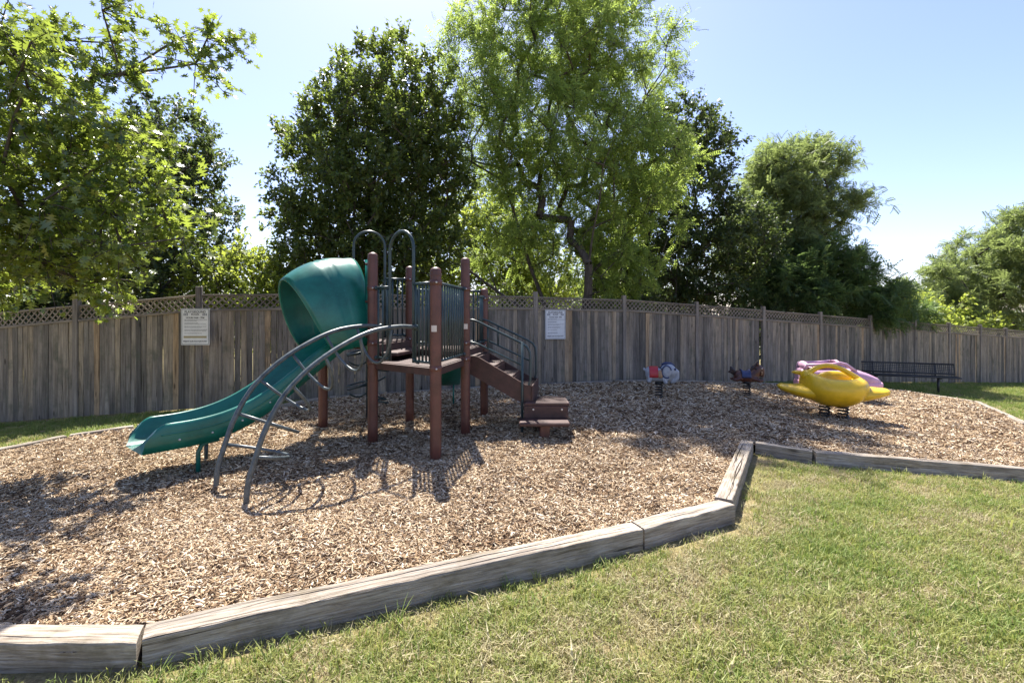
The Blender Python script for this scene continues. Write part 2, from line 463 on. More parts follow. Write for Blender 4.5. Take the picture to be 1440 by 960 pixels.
for kk in range(14):
    k = kk % 10
    L_ = (.046, .06, .035, .075, .03, .05, .042, .095, .026, .055)[k] * .72; w = (.011, .009, .013, .010, .015, .007, .012, .008,   .016, .014)[k] * .78; h = (.005, .004, .006, .004, .005, .004, .007, .004, .005, .003)[k]
    v = []
    for i, t in enumerate((-.5, -.1, .5)):
        ww = w * (.35 if i == 0 else 1 if i == 1 else random.uniform(.3, .8)) / 2; bz = random.uniform(-.004, .004)
        cy = random.uniform(-.003, .003)
        v += [(t * L_, cy - ww, bz - h / 2), (t * L_ + random.uniform(-.004, .004), cy + ww, bz - h / 2), (t * L_, cy + ww * .8, bz + h / 2), (t * L_ + random.uniform(-.004, .004), cy - ww * .8, bz + h / 2)]
    f = [(0, 1, 2, 3), (11, 10, 9, 8)]
    for i in range(2):
        for j in range(4):
            a = i * 4 + j; c = i * 4 + (j + 1) % 4
            f.append((a, a + 4, c + 4, c))
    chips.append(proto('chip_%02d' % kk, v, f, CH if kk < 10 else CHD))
def chip_points(n, ymin, ymax, scale, lift):
    x = rng.uniform(-6.8, 11.6, n * 4); y = rng.uniform(ymin, ymax, n * 4)
    k = in_poly(x, y, MULCH) & (x > -1.35 * y - 1) & (x < 1.35 * y + 1)
    x, y = x[k][:n], y[k][:n]; m = len(x)
    z = mulch_z(x, y) + rng.uniform(0, lift, m)
    tilt = rng.normal(0, .28, (m, 2)); yaw = rng.uniform(0, 6.28, m)
    rot = np.stack([tilt[:, 0] * 1.6, tilt[:, 1], yaw], -1)
    s = scale * np.clip(rng.lognormal(0, .36, m), .4, 1.7)
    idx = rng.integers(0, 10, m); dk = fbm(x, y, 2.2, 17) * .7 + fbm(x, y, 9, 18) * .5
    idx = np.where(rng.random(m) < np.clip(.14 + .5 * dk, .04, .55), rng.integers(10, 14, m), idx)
    return np.stack([x, y, z], -1), rot, np.stack([s, s * rng.uniform(.7, 1.5, m), s], -1), idx
sets = [chip_points(130000, 2.2, 4.2, .78, .024), chip_points(95000, 4.2, 6.2, .88, .024), chip_points(50000, 6.2, 8.8, 1.3, .024), chip_points(30000, 8.8, 13.3, 1.7, .026)]
P_, R_, S_, I_ = [np.concatenate(q) for q in zip(*sets)]
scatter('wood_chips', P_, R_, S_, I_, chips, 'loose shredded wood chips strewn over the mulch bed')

# grass
def grassmat(name, lo, hi, tr):
    m, nt, b = mat(name); oi = nt.nodes.new('ShaderNodeObjectInfo'); g = nt.nodes.new('ShaderNodeNewGeometry')
    md = nt.nodes.new('ShaderNodeMath'); md.operation = 'ADD'; nt.links.new(oi.outputs['Random'], md.inputs[0]); nt.links.new(g.outputs['Random Per Island'], md.inputs[1])
    fr = nt.nodes.new('ShaderNodeMath'); fr.operation = 'FRACT'; nt.links.new(md.outputs[0], fr.inputs[0])
    r = ramp(nt, [(0, lo), (1, hi)], fr.outputs[0]); nt.links.new(r.outputs[0], b.inputs[0])
    b.inputs['Roughness'].default_value = .55; b.inputs['Specular IOR Level'].default_value = .25
    t = nt.nodes.new('ShaderNodeBsdfTranslucent'); t.inputs[0].default_value = (*tr, 1)
    mx = nt.nodes.new('ShaderNodeMixShader'); mx.inputs[0].default_value = .35
    nt.links.new(b.outputs[0], mx.inputs[1]); nt.links.new(t.outputs[0], mx.inputs[2]); nt.links.new(mx.outputs[0], nt.nodes['Material Output'].inputs[0])
    return m
GM = [grassmat('green_blade', (.11, .165, .035), (.21, .27, .075), (.28, .36, .08)), grassmat('yellowing_blade', (.20, .225, .065), (.33, .335, .12), (.40, .42, .12)), grassmat('straw_blade', (.32, .28, .15), (.45, .40, .24), (.4, .33, .18))]
def tuft(name, mtl, nb, h, spread, lean):
    v, f = [], []
    for k in range(nb):
        a = random.uniform(0, 6.28); r = spread * math.sqrt(random.random()); bx, by = r * math.cos(a), r * math.sin(a)
        d = random.uniform(0, 6.28); hh = h * random.uniform(.45, 1.15); ln = lean * random.uniform(.2, 1.3) * hh
        w = random.uniform(.0014, .0026); px, py = -math.sin(d) * w, math.cos(d) * w
        dx, dy = math.cos(d), math.sin(d); n = len(v)
        v += [(bx - px, by - py, -.01), (bx + px, by + py, -.01), (bx + dx * ln * .35 + px * .8, by + dy * ln * .35 + py * .8, hh * .6), (bx + dx * ln * .35 - px * .8, by + dy * ln * .35 - py * .8, hh * .6), (bx + dx * ln, by + dy * ln, hh * random.uniform(.75, 1))]
        f += [(n, n + 1, n + 2, n + 3), (n + 3, n + 2, n + 4)]
    return proto(name, v, f, mtl)
tufts = [tuft('tuft_a', GM[0], 20, .042, .05, .9), tuft('tuft_b', GM[0], 14, .054, .035, .7), tuft('tuft_c', GM[1], 20, .04, .055, 1.1), tuft('tuft_d', GM[1], 14, .055, .04, .9),
         tuft('tuft_e', GM[2], 22, .028, .07, 1.5), tuft('tuft_f', GM[2], 16, .034, .06, 1.4), tuft('tuft_g', GM[0], 8, .11, .03, .7)]
MULCH_OUT = MULCH
def grass_points(n, x0, x1, y0, y1, scale, green=0., edge=.19, cond=None):
    x = rng.uniform(x0, x1, n); y = rng.uniform(y0, y1, n)
    d = poly_dist(x, y, MULCH)
    k = (~in_poly(x, y, MULCH)) & (d > edge) & (x > -1.35 * y - .6) & (x < 1.35 * y + .6)
    k &= (rng.random(n) < np.clip((d - edge) / .30 + .04, 0, 1))
    if cond is not None: k &= cond(x, y)
    gap = fbm(x, y, 2.6, 5); k &= rng.random(n) < np.clip(.88 - .5 * np.clip(gap - .15, 0, 1), .2, 1)
    x, y = x[k], y[k]; m = len(x)
    q = fbm(x, y, 1.5, 3) * .5 + fbm(x, y, 6, 9) * .6 + rng.normal(0, .42, m) + green
    i = np.where(q > .22, rng.choice([0, 1, 0], m), np.where(q > -.25, rng.choice([2, 3], m), rng.choice([4, 5], m)))
    i = np.where((q > .8) & (rng.random(m) < .05), 6, i)
    s = scale * rng.lognormal(0, .25, m)
    rot = np.stack([rng.normal(0, .12, m), rng.normal(0, .12, m), rng.uniform(0, 6.28, m)], -1)
    return np.stack([x, y, lawn_z(x, y)], -1), rot, np.stack([s, s, s], -1), i
def before_fence(x, y):
    return np.where(x > -5.95, y < 8.93 + .3927 * (x + 5.95) - .06, y < 8.93 - .0843 * (x + 5.95) - .06)
sets = [grass_points(46000, -3, 6.5, 1.3, 4.6, 1.0, -.12), grass_points(18000, 1.6, 9, 4.4, 8.0, 1.0, -.08),
        grass_points(16000, -14, -3, 4.2, 9.9, 1.1, .55, cond=before_fence), grass_points(26000, 6, 24, 7.5, 20.5, 1.45, .45, cond=before_fence)]
P_, R_, S_, I_ = [np.concatenate(q) for q in zip(*sets)]
scatter('grass', P_, R_, S_, I_, tufts, 'short tufted grass, green and straw coloured, growing on the lawn')

# taller weeds at the foot of the front timbers
def weed(name, loc, label, n, h):
    b = MB(); rr = random.Random(sum(map(ord, label)))
    for k in range(n):
        a = rr.uniform(0, 6.28); hh = h * rr.uniform(.6, 1.1); ln = hh * rr.uniform(.3, .9); w = .004
        px, py = -math.sin(a) * w, math.cos(a) * w; o = len(b.v); pts = []
        for t in (0, .4, .75, 1):
            c = Vector((loc[0] + math.cos(a) * ln * t ** 1.5, loc[1] + math.sin(a) * ln * t ** 1.5, loc[2] + hh * (t - .25 * t * t)))
            ww = 1.2 * (1 - t) + .1; pts += [(c.x - px * ww, c.y - py * ww, c.z), (c.x + px * ww, c.y + py * ww, c.z)]
        b.add(pts, [(0, 1, 3, 2), (2, 3, 5, 4), (4, 5, 7, 6)], True)
    o = b.build(name, GM[0], origin=loc); tag(o, label, 'weed', 'weeds along the timber edging'); return o
for (x, y, lab, n, h) in ((-1.62, 2.13, 'leafy grass weed at the dark mossy timber joint', 16, .13), (-1.1, 2.33, 'small weed at the foot of the long timber, near the mossy joint', 12, .11),
                          (-.62, 2.58, 'lone weed sprig against the middle of the long timber face', 9, .15), (-1.45, 2.2, 'low weed just right of the dark mossy timber joint', 10, .09)):
    weed('grass_weed', (x, y, float(lawn_z(x, y))), lab, n, h)

# ------------------------------------------------------------------ timber edging
def timber(p, q, top, wdt, h, label, drop=0.0, seed=0, m0=0., m1=0.):
    """a weathered beam from p to q: rounded arrises, uneven faces, open drying cracks; m0/m1 shear its end cuts"""
    p = Vector((*p, 0)); q = Vector((*q, 0)); d = q - p; L = d.length; ux = d.normalized(); uy = Vector((-ux.y, ux.x, 0))
    z0 = Tz(p.x, p.y) + top; z1 = Tz(q.x, q.y) + top
    n = max(8, int(L / .05)); rr = random.Random(seed); rows = []
    hw = wdt / 2; ch = .011
    cr = [(rr.uniform(-.55, .55) * hw, rr.uniform(-.1, .5), rr.uniform(.5, 1.1)) for _ in range(3)]      # cracks on the top: offset, start, end
    prof0 = [(-hw, -h), (-hw, -h * .72), (-hw - .002, -h * .48), (-hw, -h * .46), (-hw, -h * .25), (-hw, -ch), (-hw + ch * .35, -ch * .3), (-hw + ch, 0)]
    inner = [(hw - ch, 0), (hw - ch * .35, -ch * .3), (hw, -ch), (hw, -h * .5), (hw, -h)]
    for i in range(n + 1):
        t = i / n; cols = []
        for k, (o, s0, s1) in enumerate(sorted(cr)):
            op = max(0., min(1., (t - s0) * 5, (s1 - t) * 5)); oc = o + .02 * noise.noise(Vector((t * L * 1.5, seed, k))) + .006 * noise.noise(Vector((t * L * 8, seed, k + 5)))
            w_ = .0045 * op + .0008
            cols += [(oc - w_, 0), (oc, -.022 * op), (oc + w_, 0)]
        cols.sort(key=lambda c_: c_[0])
        prof = prof0 + cols + inner; c = []
        side_cr = max(0., noise.noise(Vector((t * L * .8 + seed, 1.5, 2)))) * .03
        for j, (a, b) in enumerate(prof):
            nz = noise.noise(Vector((t * L * 1.3 + seed * 7.3, a * 9, seed))) * .006 + noise.noise(Vector((t * L * 6 + seed, a * 30, b * 30))) * .0035
            ny = noise.noise(Vector((t * L * 1.8 + seed * 3.1, b * 9, 9 + seed))) * .006 + noise.noise(Vector((t * L * 9 + seed, b * 40, 4))) * .003
            edge = -.010 * max(0., noise.noise(Vector((t * L * 5 + seed, 7, 1 if a < 0 else 2)))) if abs(a) > hw * .7 and b > -h * .2 else 0
            if j == 2: ny += side_cr
            sh = (m0 * (1 - t) + m1 * t) * a
            k = 1 if i in (0, n) else 0
            x = t * L + (sh * max(0, 1 - min(i, n - i) / 4))
            wear = (-.004 if i in (0, n) else 0)
            c.append(Vector((x, a + ny, b + nz + edge + (wear if b > -h * .3 else 0))))
        rows.append(c)
    b = MB(); b.grid(rows, False)
    nn = len(rows[0]); b.add(rows[0], [tuple(range(nn))]); b.add(rows[-1], [tuple(range(nn - 1, -1, -1))])
    b.add([rows[0][0], rows[0][-1], rows[-1][-1], rows[-1][0]], [(0, 1, 2, 3)])
    o = b.build('landscape_timber', M['timber'])
    o.location = (p.x, p.y, z0)
    o.rotation_euler = Matrix((ux, uy, Vector((0, 0, 1)))).transposed().to_euler()
    o.rotation_euler = (0, -math.atan2(z1 - z0, L), math.atan2(ux.y, ux.x))
    tag(o, label, 'timber', 'timbers edging the mulch bed')
    return o
TB = [
    ((-5.2, 2.36), (-1.825, 2.302), .056, 'timber running left from the dark mossy corner joint', 0, -.54),
    ((-1.812, 2.314), (.925, 3.482), .062, 'longest weathered front timber, split along its top', -.15, 0),
    ((.935, 3.487), (1.79, 3.925), .066, 'short thick timber between the long front timber and the kinked corner', 0, -.25),
    ((1.80, 3.99), (2.99, 5.97), .07, 'deeply cracked timber running back from the lawn corner to the right-hand edging', 0, .3),
    ((3.09, 5.95), (3.62, 5.66), .062, 'short timber at the apex of the lawn corner', 0, 0),
    ((3.64, 5.655), (5.92, 5.395), .06, 'long brownish timber along the lawn, behind the sunny grass', 0, 0),
    ((5.94, 5.392), (7.95, 5.17), .06, 'timber continuing the lawn edging towards the right', 0, 0),
    ((9.40, 8.53), (8.02, 5.25), .05, 'pale timber beside the right-hand lawn, its lower half', 0, 0),
    ((11.45, 11.55), (9.43, 8.60), .05, 'pale sunlit timber angled from the bench corner towards the lawn', 0, 0),
    ((11.42, 11.63), (10.88, 13.2), .04, 'dark timber passing in front of the black bench leg', 0, 0),
    ((10.8, 13.28), (7.52, 13.1), .03, 'dark timber in shade behind the pink car rider', 0, 0),
    ((7.46, 13.1), (5.24, 12.62), .04, 'shaded timber by the fence behind the brown horse rider', 0, 0),
    ((5.18, 12.6), (2.55, 11.76), .05, 'shaded timber by the fence behind the elephant rider', 0, 0),
    ((2.48, 11.73), (-.02, 10.92), .03, 'shaded timber by the fence below the sign near the stairs', 0, 0),
    ((-.08, 10.9), (-3.6, 9.27), .04, 'shaded timber behind the play structure along the fence foot', 0, 0),
    ((-3.66, 9.22), (-4.2, 8.29), .05, 'short shaded timber seen behind the arch climber', 0, 0),
    ((-4.22, 8.24), (-5.56, 6.97), .05, 'timber passing behind the lower chute of the big slide', 0, 0),
    ((-5.6, 6.94), (-6.16, 6.54), .05, 'short timber between grass strip and mulch left of the slide end', 0, 0),
    ((-6.19, 6.5), (-6.50, 5.88), .05, 'reddish timber edging the grass strip by the left fence', 0, 0),
    ((-6.5, 5.83), (-6.68, 4.2), .05, 'timber continuing the left edging towards the oak', 0, 0),
    ((-6.66, 4.12), (-5.3, 2.6), .05, 'timber closing the left end of the mulch bed', 0, 0)]
for i, (p, q, top, lab, m0, m1) in enumerate(TB):
    thick = i < 4
    timber(p, q, top, .145 if thick else .11, .19 if thick else .16, lab, seed=i + 1, m0=m0, m1=m1)

# ------------------------------------------------------------------ fence
def board_mesh(k):
    rr = random.Random(k); w = .102; t = .018; z = 1.80
    v = [(-w / 2, -t / 2, 0), (w / 2, -t / 2, 0), (w / 2, t / 2, 0), (-w / 2, t / 2, 0)]
    mid = [(x + rr.uniform(-.003, .003), y + rr.uniform(-.006, .006), z * .5) for x, y, _ in v]
    top = [(x + rr.uniform(-.002, .002), y + rr.uniform(-.005, .005), z) for x, y, _ in v]
    f = [(3, 2, 1, 0), (8, 9, 10, 11)]
    for a in (0, 4):
        for j in range(4): f.append((a + j, a + (j + 1) % 4, a + 4 + (j + 1) % 4, a + 4 + j))
    me = bpy.data.meshes.new('board'); me.from_pydata(v + mid + top, [], f); me.materials.append(M['fence']); me.update(); return me
BM = [board_mesh(k) for k in range(6)]
def fence(posts, label, gap_at=None, first_bare=False):
    """posts: list of (x,y); boards, rails, lattice between successive posts"""
    root = thing('fence', (posts[0][0], posts[0][1], Tz(*posts[0])), label, 'fence'); O = ORG[root.name]
    rr = random.Random(len(posts))
    for i, (x, y) in enumerate(posts):
        skip = first_bare and i == 0
        z = Tz(x, y); b = MB(); hgt = 2.2 + rr.uniform(-.03, .05); ang = 0
        if i + 1 < len(posts): ang = math.atan2(posts[i + 1][1] - y, posts[i + 1][0] - x)
        else: ang = math.atan2(y - posts[i - 1][1], x - posts[i - 1][0])
        b.bbox((x, y, z - .15 + (hgt + .15) / 2), (.105, .105, hgt + .15), .008, Matrix.Rotation(ang, 3, 'Z'))
        if not skip: b.build('post', M['fence_post'], root)
        if i + 1 == len(posts): break
        x2, y2 = posts[i + 1]; dx, dy = x2 - x, y2 - y; L = math.hypot(dx, dy); ux, uy = dx / L, dy / L
        nx, ny = uy, -ux                                      # towards the playground
        if ny > 0: nx, ny = -nx, -ny
        z2 = Tz(x2, y2); sl = (z2 - z) / L
        st = rr.uniform(-.02, .02)
        rm = Matrix.Rotation(ang, 3, 'Z') @ Matrix.Rotation(-math.atan2(z2 - z, L), 3, 'Y')
        nb = int(round((L - .10) / .1085)); pitch = (L - .105) / nb
        for k in range(nb):
            s = .0525 + pitch * (k + .5)
            if gap_at == i and k == nb - 1: continue
            o = bpy.data.objects.new('board', BM[rr.randrange(6)]); COL.objects.link(o); o.parent = root
            off = .012 + rr.uniform(-.006, .006)
            wx, wy = x + ux * s + nx * off, y + uy * s + ny * off
            zz = z + sl * s - .06
            o.location = Vector((wx, wy, zz)) - O
            o.rotation_euler = (rr.uniform(-.004, .004), rr.uniform(-.004, .004), ang + (math.pi if rr.random() < .5 else 0))
            o.scale = (pitch / .102 * rr.uniform(.968, .998), 1, (1.80 + .045 + rr.uniform(-.012, .004)) / 1.80)
        cx, cy, cz = (x + x2) / 2, (y + y2) / 2, (z + z2) / 2 + st * .3
        for hz, hh, off in ((1.80, .05, .02), (2.085, .04, .0), (.35, .085, -.04), (1.45, .085, -.04)):
            b = MB(); b.bbox((0, 0, 0), (L - .107, .045 if off > -.01 else .038, hh), .005)
            o = b.build('rail', M['fence_rail'], root, origin=(0, 0, 0))
            o.location = Vector((cx + nx * off, cy + ny * off, cz + hz)) - O; o.rotation_euler = rm.to_euler()
        b = MB(); H = .245; step = .128; Ln = L - .11
        for layer, sgn in ((-.005, 1), (.005, -1)):
            s = -H
            while s < Ln:
                a0 = max(s, 0); a1 = min(s + H, Ln)
                if a1 - a0 > .01:
                    z0 = a0 - s; z1 = a1 - s
                    if sgn < 0: z0, z1 = H - z0, H - z1
                    p0 = Vector((a0 - Ln / 2, layer, z0)); p1 = Vector((a1 - Ln / 2, layer, z1)); dv = p1 - p0
                    m = Matrix.Rotation(-math.atan2(dv.z, dv.x), 3, 'Y')
                    b.box((p0 + p1) / 2, (dv.length, .009, .027), m)
                s += step
        o = b.build('lattice', M['fence_rail'], root, origin=(0, 0, 0)); o['kind'] = 'stuff'
        o.location = Vector((cx, cy, cz + 1.822)) - O; o.rotation_euler = rm.to_euler()
    return root
fl = lambda x: (x, 8.93 + .3927 * (x + 5.95))
fence([fl(-5.95), fl(-3.78), fl(-1.6), fl(.57), fl(2.96), fl(5.23), fl(7.63), fl(9.96), fl(12.29), fl(14.57), fl(16.52), fl(18.46), fl(20.18), fl(22.4), fl(24.6)],
      'long grey board fence with lattice top running behind the play structure and bench', gap_at=5)
fence([(-5.98, 8.94), (-8.47, 9.14), (-10.95, 9.35), (-13.4, 9.56)], 'grey board fence with lattice top beside the grass strip under the oak', first_bare=True)

# ------------------------------------------------------------------ signs
def text_mesh(s, size, mtl, name, parent, mw, bold=0):
    cu = bpy.data.curves.new('txt', 'FONT'); cu.body = s; cu.size = size; cu.align_x = 'CENTER'; cu.align_y = 'CENTER'; cu.extrude = .0006; cu.offset = bold; cu.resolution_u = 2
    tmp = bpy.data.objects.new('txt', cu); COL.objects.link(tmp)
    me = bpy.data.meshes.new_from_object(tmp.evaluated_get(bpy.context.evaluated_depsgraph_get()))
    bpy.data.objects.remove(tmp); me.materials.clear(); me.materials.append(mtl)
    o = bpy.data.objects.new(name, me); COL.objects.link(o); o.parent = parent; o.matrix_local = mw; ORG[o.name] = Vector((0, 0, 0)); return o
def sign(x, y, zc, ang, w, h, label, stain):
    root = thing('rules_sign', (x, y, zc - h / 2), label, 'sign', 'rules signs on the fence')
    root.rotation_euler = (0, 0, ang); ORG[root.name] = Vector((0, 0, 0))
    def part(name, mtl, fn, par=root):
        b = MB(); fn(b); return b.build(name, mtl, par, origin=(0, 0, 0))
    # rounded plate
    def plate(b, ww, hh, y0, y1, r=.02):
        pts = []
        for cx, cz, a0 in ((ww / 2 - r, hh / 2 - r, 0), (-ww / 2 + r, hh / 2 - r, 90), (-ww / 2 + r, -hh / 2 + r, 180), (ww / 2 - r, -hh / 2 + r, 270)):
            for k in range(5): a = R(a0 + k * 22.5); pts.append((cx + r * math.cos(a), cz + r * math.sin(a) + h / 2))
        n = len(pts); b.add([(p[0], y0, p[1]) for p in pts] + [(p[0], y1, p[1]) for p in pts], [tuple(range(n)), tuple(range(2 * n - 1, n - 1, -1))] + [(k, k + n, (k + 1) % n + n, (k + 1) % n) for k in range(n)])
    part('plate', M['alu'], lambda b: plate(b, w, h, -.003, .003))
    part('border', M['ink_grey'], lambda b: plate(b, w * .93, h * .95, -.0045, -.003, .014))
    face = part('face', M['sign'], lambda b: plate(b, w * .90, h * .93, -.006, -.0045, .012))
    def T_(s, size, zf, xo=0, mtl=M['ink'], bold=.0012):
        return text_mesh(s, size, mtl, 'lettering', face, Matrix.Translation((xo, -.0068, h * zf)) @ Matrix.Rotation(R(90), 4, 'X'), bold)
    T_('PLAYGROUND', .060, .905); T_('RULES', .054, .838)
    for sx in (-1, 1):
        def icon(b, sx=sx):
            for k in range(3): b.box((sx * w * .33 + (k - 1) * .03, -.0066, h * .835), (.02, .0008, .036))
            b.box((sx * w * .33, -.0066, h * .808), (.09, .0008, .006)); b.box((sx * w * .33, -.0066, h * .862), (.09, .0008, .006))
        part('emblem', M['ink_grey'], icon, face)
    T_('HOURS 9AM - 7PM', .042, .745)
    rr = random.Random(int(w * 1e4 + stain * 99))
    def lines(b, z):
        xx = -w * .37; end = w * rr.choice((.38, .36, .2, .05))
        while xx < end:
            l = rr.uniform(.016, .05); b.box((xx + l / 2, -.0066, z), (l, .0008, .0085)); xx += l + .006
    def body(b):
        for z in (.69, .665, .60, .575, .51, .485, .42, .395, .325): lines(b, h * z)
    part('small_print', M['ink_grey'], body, face)
    if stain: part('faded_band', M['ochre'], lambda b: b.box((0, -.0067, h * .225), (w * .80, .0008, .038)), face)
    else: part('faded_band', M['ink_grey'], lambda b: [lines(b, h * .23), lines(b, h * .205)], face)
    T_('ENJOY OUR PLAYGROUND', .036, .105, 0, M['ink'], .0009)
    for sx in (-1, 1):
        for z in (.04, .96): part('screw', M['alu'], lambda b: b.lathe((sx * w * .0, -.0055, h * z), [(.006, -.001), (.005, .003)], 8, axis=Matrix.Rotation(R(90), 3, 'X')))
    return root
angL = math.atan2(.3927, 1)
sx, sy = fl(1.05); sign(sx + .385 * .062, sy - .93 * .062, 1.42, angL, .57, .73, 'white rules sign on the fence right of the stairs, print unstained', 0)
sign(-5.95, 8.82, 1.42, 0, .54, .69, 'white rules sign on the fence corner post, with a brown faded band', 1)

# ------------------------------------------------------------------ play structure
V = Vector
P1, P2, P3 = V((-1.78, 6.0, 0)), V((-.85, 5.23, 0)), V((-.634, 6.44, 0))
P5, P6, P4 = V((-1.57, 7.21, 0)), V((-2.73, 6.78, 0)), V((-.45, 7.60, 0))
P3 = P2 + (P5 - P1)
TOPS = [(P1, 2.43), (P2, 2.16), (P3, 2.42), (P4, 2.07), (P5, 2.385), (P6, 2.38)]
PS = thing('play_structure', (-1.4, 6.4, 0), 'brown and green play structure with a hooded slide, arch climber and stairs', 'play structure')
for p, h in TOPS:
    b = MB(); r = .064
    prof = [(r, -.15)] + [(r, z) for z in np.linspace(.2, h - .05, 4)] + [(r * math.cos(a), h - .05 + .05 * math.sin(a)) for a in np.linspace(.25, 1.45, 5)]
    b.lathe(p, prof, 18)
    po = b.build('post', M['post'], PS)
    c = MB(); c.lathe((p.x, p.y, 0), [(r + .003, h - .10), (r + .0035, h - .098), (r + .0035, h - .088), (r + .003, h - .086)], 18)
    c.build('post_cap_seam', M['post'], po)
for p, dv in ((P2, V((-.16, -.98, 0))), (P3, V((.1, -.99, 0)))):
    b = MB(); d = dv.normalized(); sd = V((-d.y, d.x, 0)); c = p + d * .062
    rows = []
    for s in np.linspace(-.5, .5, 6):
        a = math.atan2(d.y, d.x) + s
        rows.append([p + V((math.cos(a), math.sin(a), 0)) * .0655 + V((0, 0, z)) for z in (1.44, 1.51)])
    b.grid(rows); b.build('warning_sticker', M['sticker'], PS)

def deck(poly, z, thick=.09, inset=None):
    c = sum(poly, V((0, 0, 0))) / len(poly)
    b = MB(); b.prism([(p.x, p.y) for p in poly], z - thick, z - .004)
    o = b.build('deck', M['deck'], PS)
    g = MB(); n = 9                                            # punched, coated top: raised strips
    pl = [p + (c - p) * .03 for p in poly]
    ex = (pl[1] - pl[0]).normalized(); ey = V((-ex.y, ex.x, 0))
    if (c - pl[0]).dot(ey) < 0: ey = -ey
    q = [((p - pl[0]).dot(ex), (p - pl[0]).dot(ey)) for p in pl]; H = max(v for _, v in q); w = .05; y = .03
    while y + w < H - .01:
        xs_ = []
        for yy in (y, y + w):
            hit = []
            for i in range(len(q)):
                (x1, y1), (x2, y2) = q[i], q[(i + 1) % len(q)]
                if (y1 - yy) * (y2 - yy) < 0: hit.append(x1 + (yy - y1) / (y2 - y1) * (x2 - x1))
            if len(hit) == 2: xs_.append(sorted(hit))
        if len(xs_) == 2:
            a0, a1 = max(xs_[0][0], xs_[1][0]), min(xs_[0][1], xs_[1][1])
            if a1 - a0 > .05:
                o_ = pl[0] + ex * ((a0 + a1) / 2) + ey * (y + w / 2)
                g.box((o_.x, o_.y, z - .002), (a1 - a0, w, .012), Matrix.Rotation(math.atan2(ex.y, ex.x), 3, 'Z'))
        y += w + .012
    t = g.build('tread', M['deck'], o)
    return o
def shrink(poly, k=.0): return poly
ZD, ZS, ZT = 1.03, 1.15, 1.27
deck([P1, P2, P3, P5], ZD)
deck([P5, P3, P4], ZS)
deck([P1, P5, P6], ZT)
def riser(a, b_, z0, z1, off=0):
    d = (b_ - a).normalized(); nrm = V((d.y, -d.x, 0)); m = (a + b_) / 2 + nrm * off; L = (b_ - a).length - .14
    b = MB(); b.bbox((m.x, m.y, (z0 + z1) / 2), (L, .03, z1 - z0), .006, Matrix.Rotation(math.atan2(d.y, d.x), 3, 'Z')); return b.build('kick_board', M['deck'], PS)
riser(P1, P5, ZD + .004, ZT - .02, .02); riser(P5, P3, ZD + .004, ZS - .02, .02)
b = MB(); d = (P5 - P1).normalized(); n_ = V((d.y, -d.x, 0)); m = (P1 + P5) / 2 + n_ * .16
b.bbox((m.x, m.y, ZS - .03), (1.0, .26, .05), .01, Matrix.Rotation(math.atan2(d.y, d.x), 3, 'Z')); b.build('half_step', M['deck'], PS)

def lerp(a, b_, t): return a + (b_ - a) * t
def at(p, z): return V((p.x, p.y, z))
def arc(c, u, v, r, a0, a1, n=8):
    return [c + u * (r * math.cos(a)) + v * (r * math.sin(a)) for a in np.linspace(a0, a1, n)]
UP = V((0, 0, 1))
def guard(a, b_, t0, t1, zb, zt, nb, hoop_side=None):
    """barred guard panel on the edge a-b between fractions t0 and t1"""
    p, q = lerp(a, b_, t0), lerp(a, b_, t1); d = (q - p).normalized()
    b = MB(); b.tube([at(p, zt), at(q, zt)], .019, 10); b.tube([at(p, zb), at(q, zb)], .017, 10)
    o = b.build('guard_panel', M['steel'], PS)
    for k in range(nb):
        x = lerp(p, q, (k + .6) / (nb + .2)); c = MB(); c.tube([at(x, zb), at(x, zt)], .0125, 8); c.build('bar', M['steel'], o)
    for e, s in ((p, t0), (q, t1)):
        if s < .1 or s > .9:
            for z in (zb, zt):
                c = MB(); c.ell(at(e, z) + d * (.012 if s < .1 else -.012), (.028, .028, .028), nu=10, nv=8); c.build('clamp', M['steel'], o)
    return o
def hoop(a, b_, t0, t1, zb, ztop, name='entry_hoop'):
    p, q = lerp(a, b_, t0), lerp(a, b_, t1); d = (q - p).normalized(); w = (q - p).length; r = w / 2
    c = at((p + q) / 2, ztop - r)
    pts = [at(p, zb), at(p, (zb + ztop) / 2)] + [c - d * (r * math.cos(t)) + UP * (r * math.sin(t)) for t in np.linspace(0, math.pi, 13)] + [at(q, (zb + ztop) / 2), at(q, zb)]
    b = MB(); b.tube(pts, .019, 10); o = b.build(name, M['steel'], PS)
    return o
e = .055
# front-left face: P1 - hoop - P2
guard(P1, P2, e, .30, ZD + .06, 1.97, 3); hoop(P1, P2, .30, .68, ZD + .04, 2.63); guard(P1, P2, .68, 1 - e, ZD + .06, 1.985, 5)
# curved feet where the hoop legs turn into the bottom rails
for t0, t1 in ((.68, .80), (.30, .2)):
    d = (P2 - P1).normalized() * (1 if t1 > t0 else -1); c = at(lerp(P1, P2, t0), ZD + .10) + d * .09
    b = MB(); b.tube([c - d * (.09 * math.cos(a)) - UP * (.055 * math.sin(a)) for a in np.linspace(0, 1.57, 7)], .018, 8); b.build('rail_bend', M['steel'], PS)
guard(P2, P3, e, 1 - e, ZD + .07, 1.985, 11)
# back-left: P6 - P5 with a hoop for the pod climber
guard(P6, P5, e, .34, ZT + .06, 2.18, 3); hoop(P6, P5, .34, .70, ZT + .02, 2.88); guard(P6, P5, .70, 1 - e, ZT + .06, 2.18, 4)
# back: P5 - P4 flanks the small slide
guard(P5, P4, e, .27, ZS + .06, 2.02, 3); guard(P5, P4, .75, 1 - e, ZS + .06, 2.02, 3)
# stairs side: P3 - P4
guard(P3, P4, e, .16, ZS + .06, 1.92, 1); guard(P3, P4, .70, 1 - e, ZS + .06, 1.92, 3)

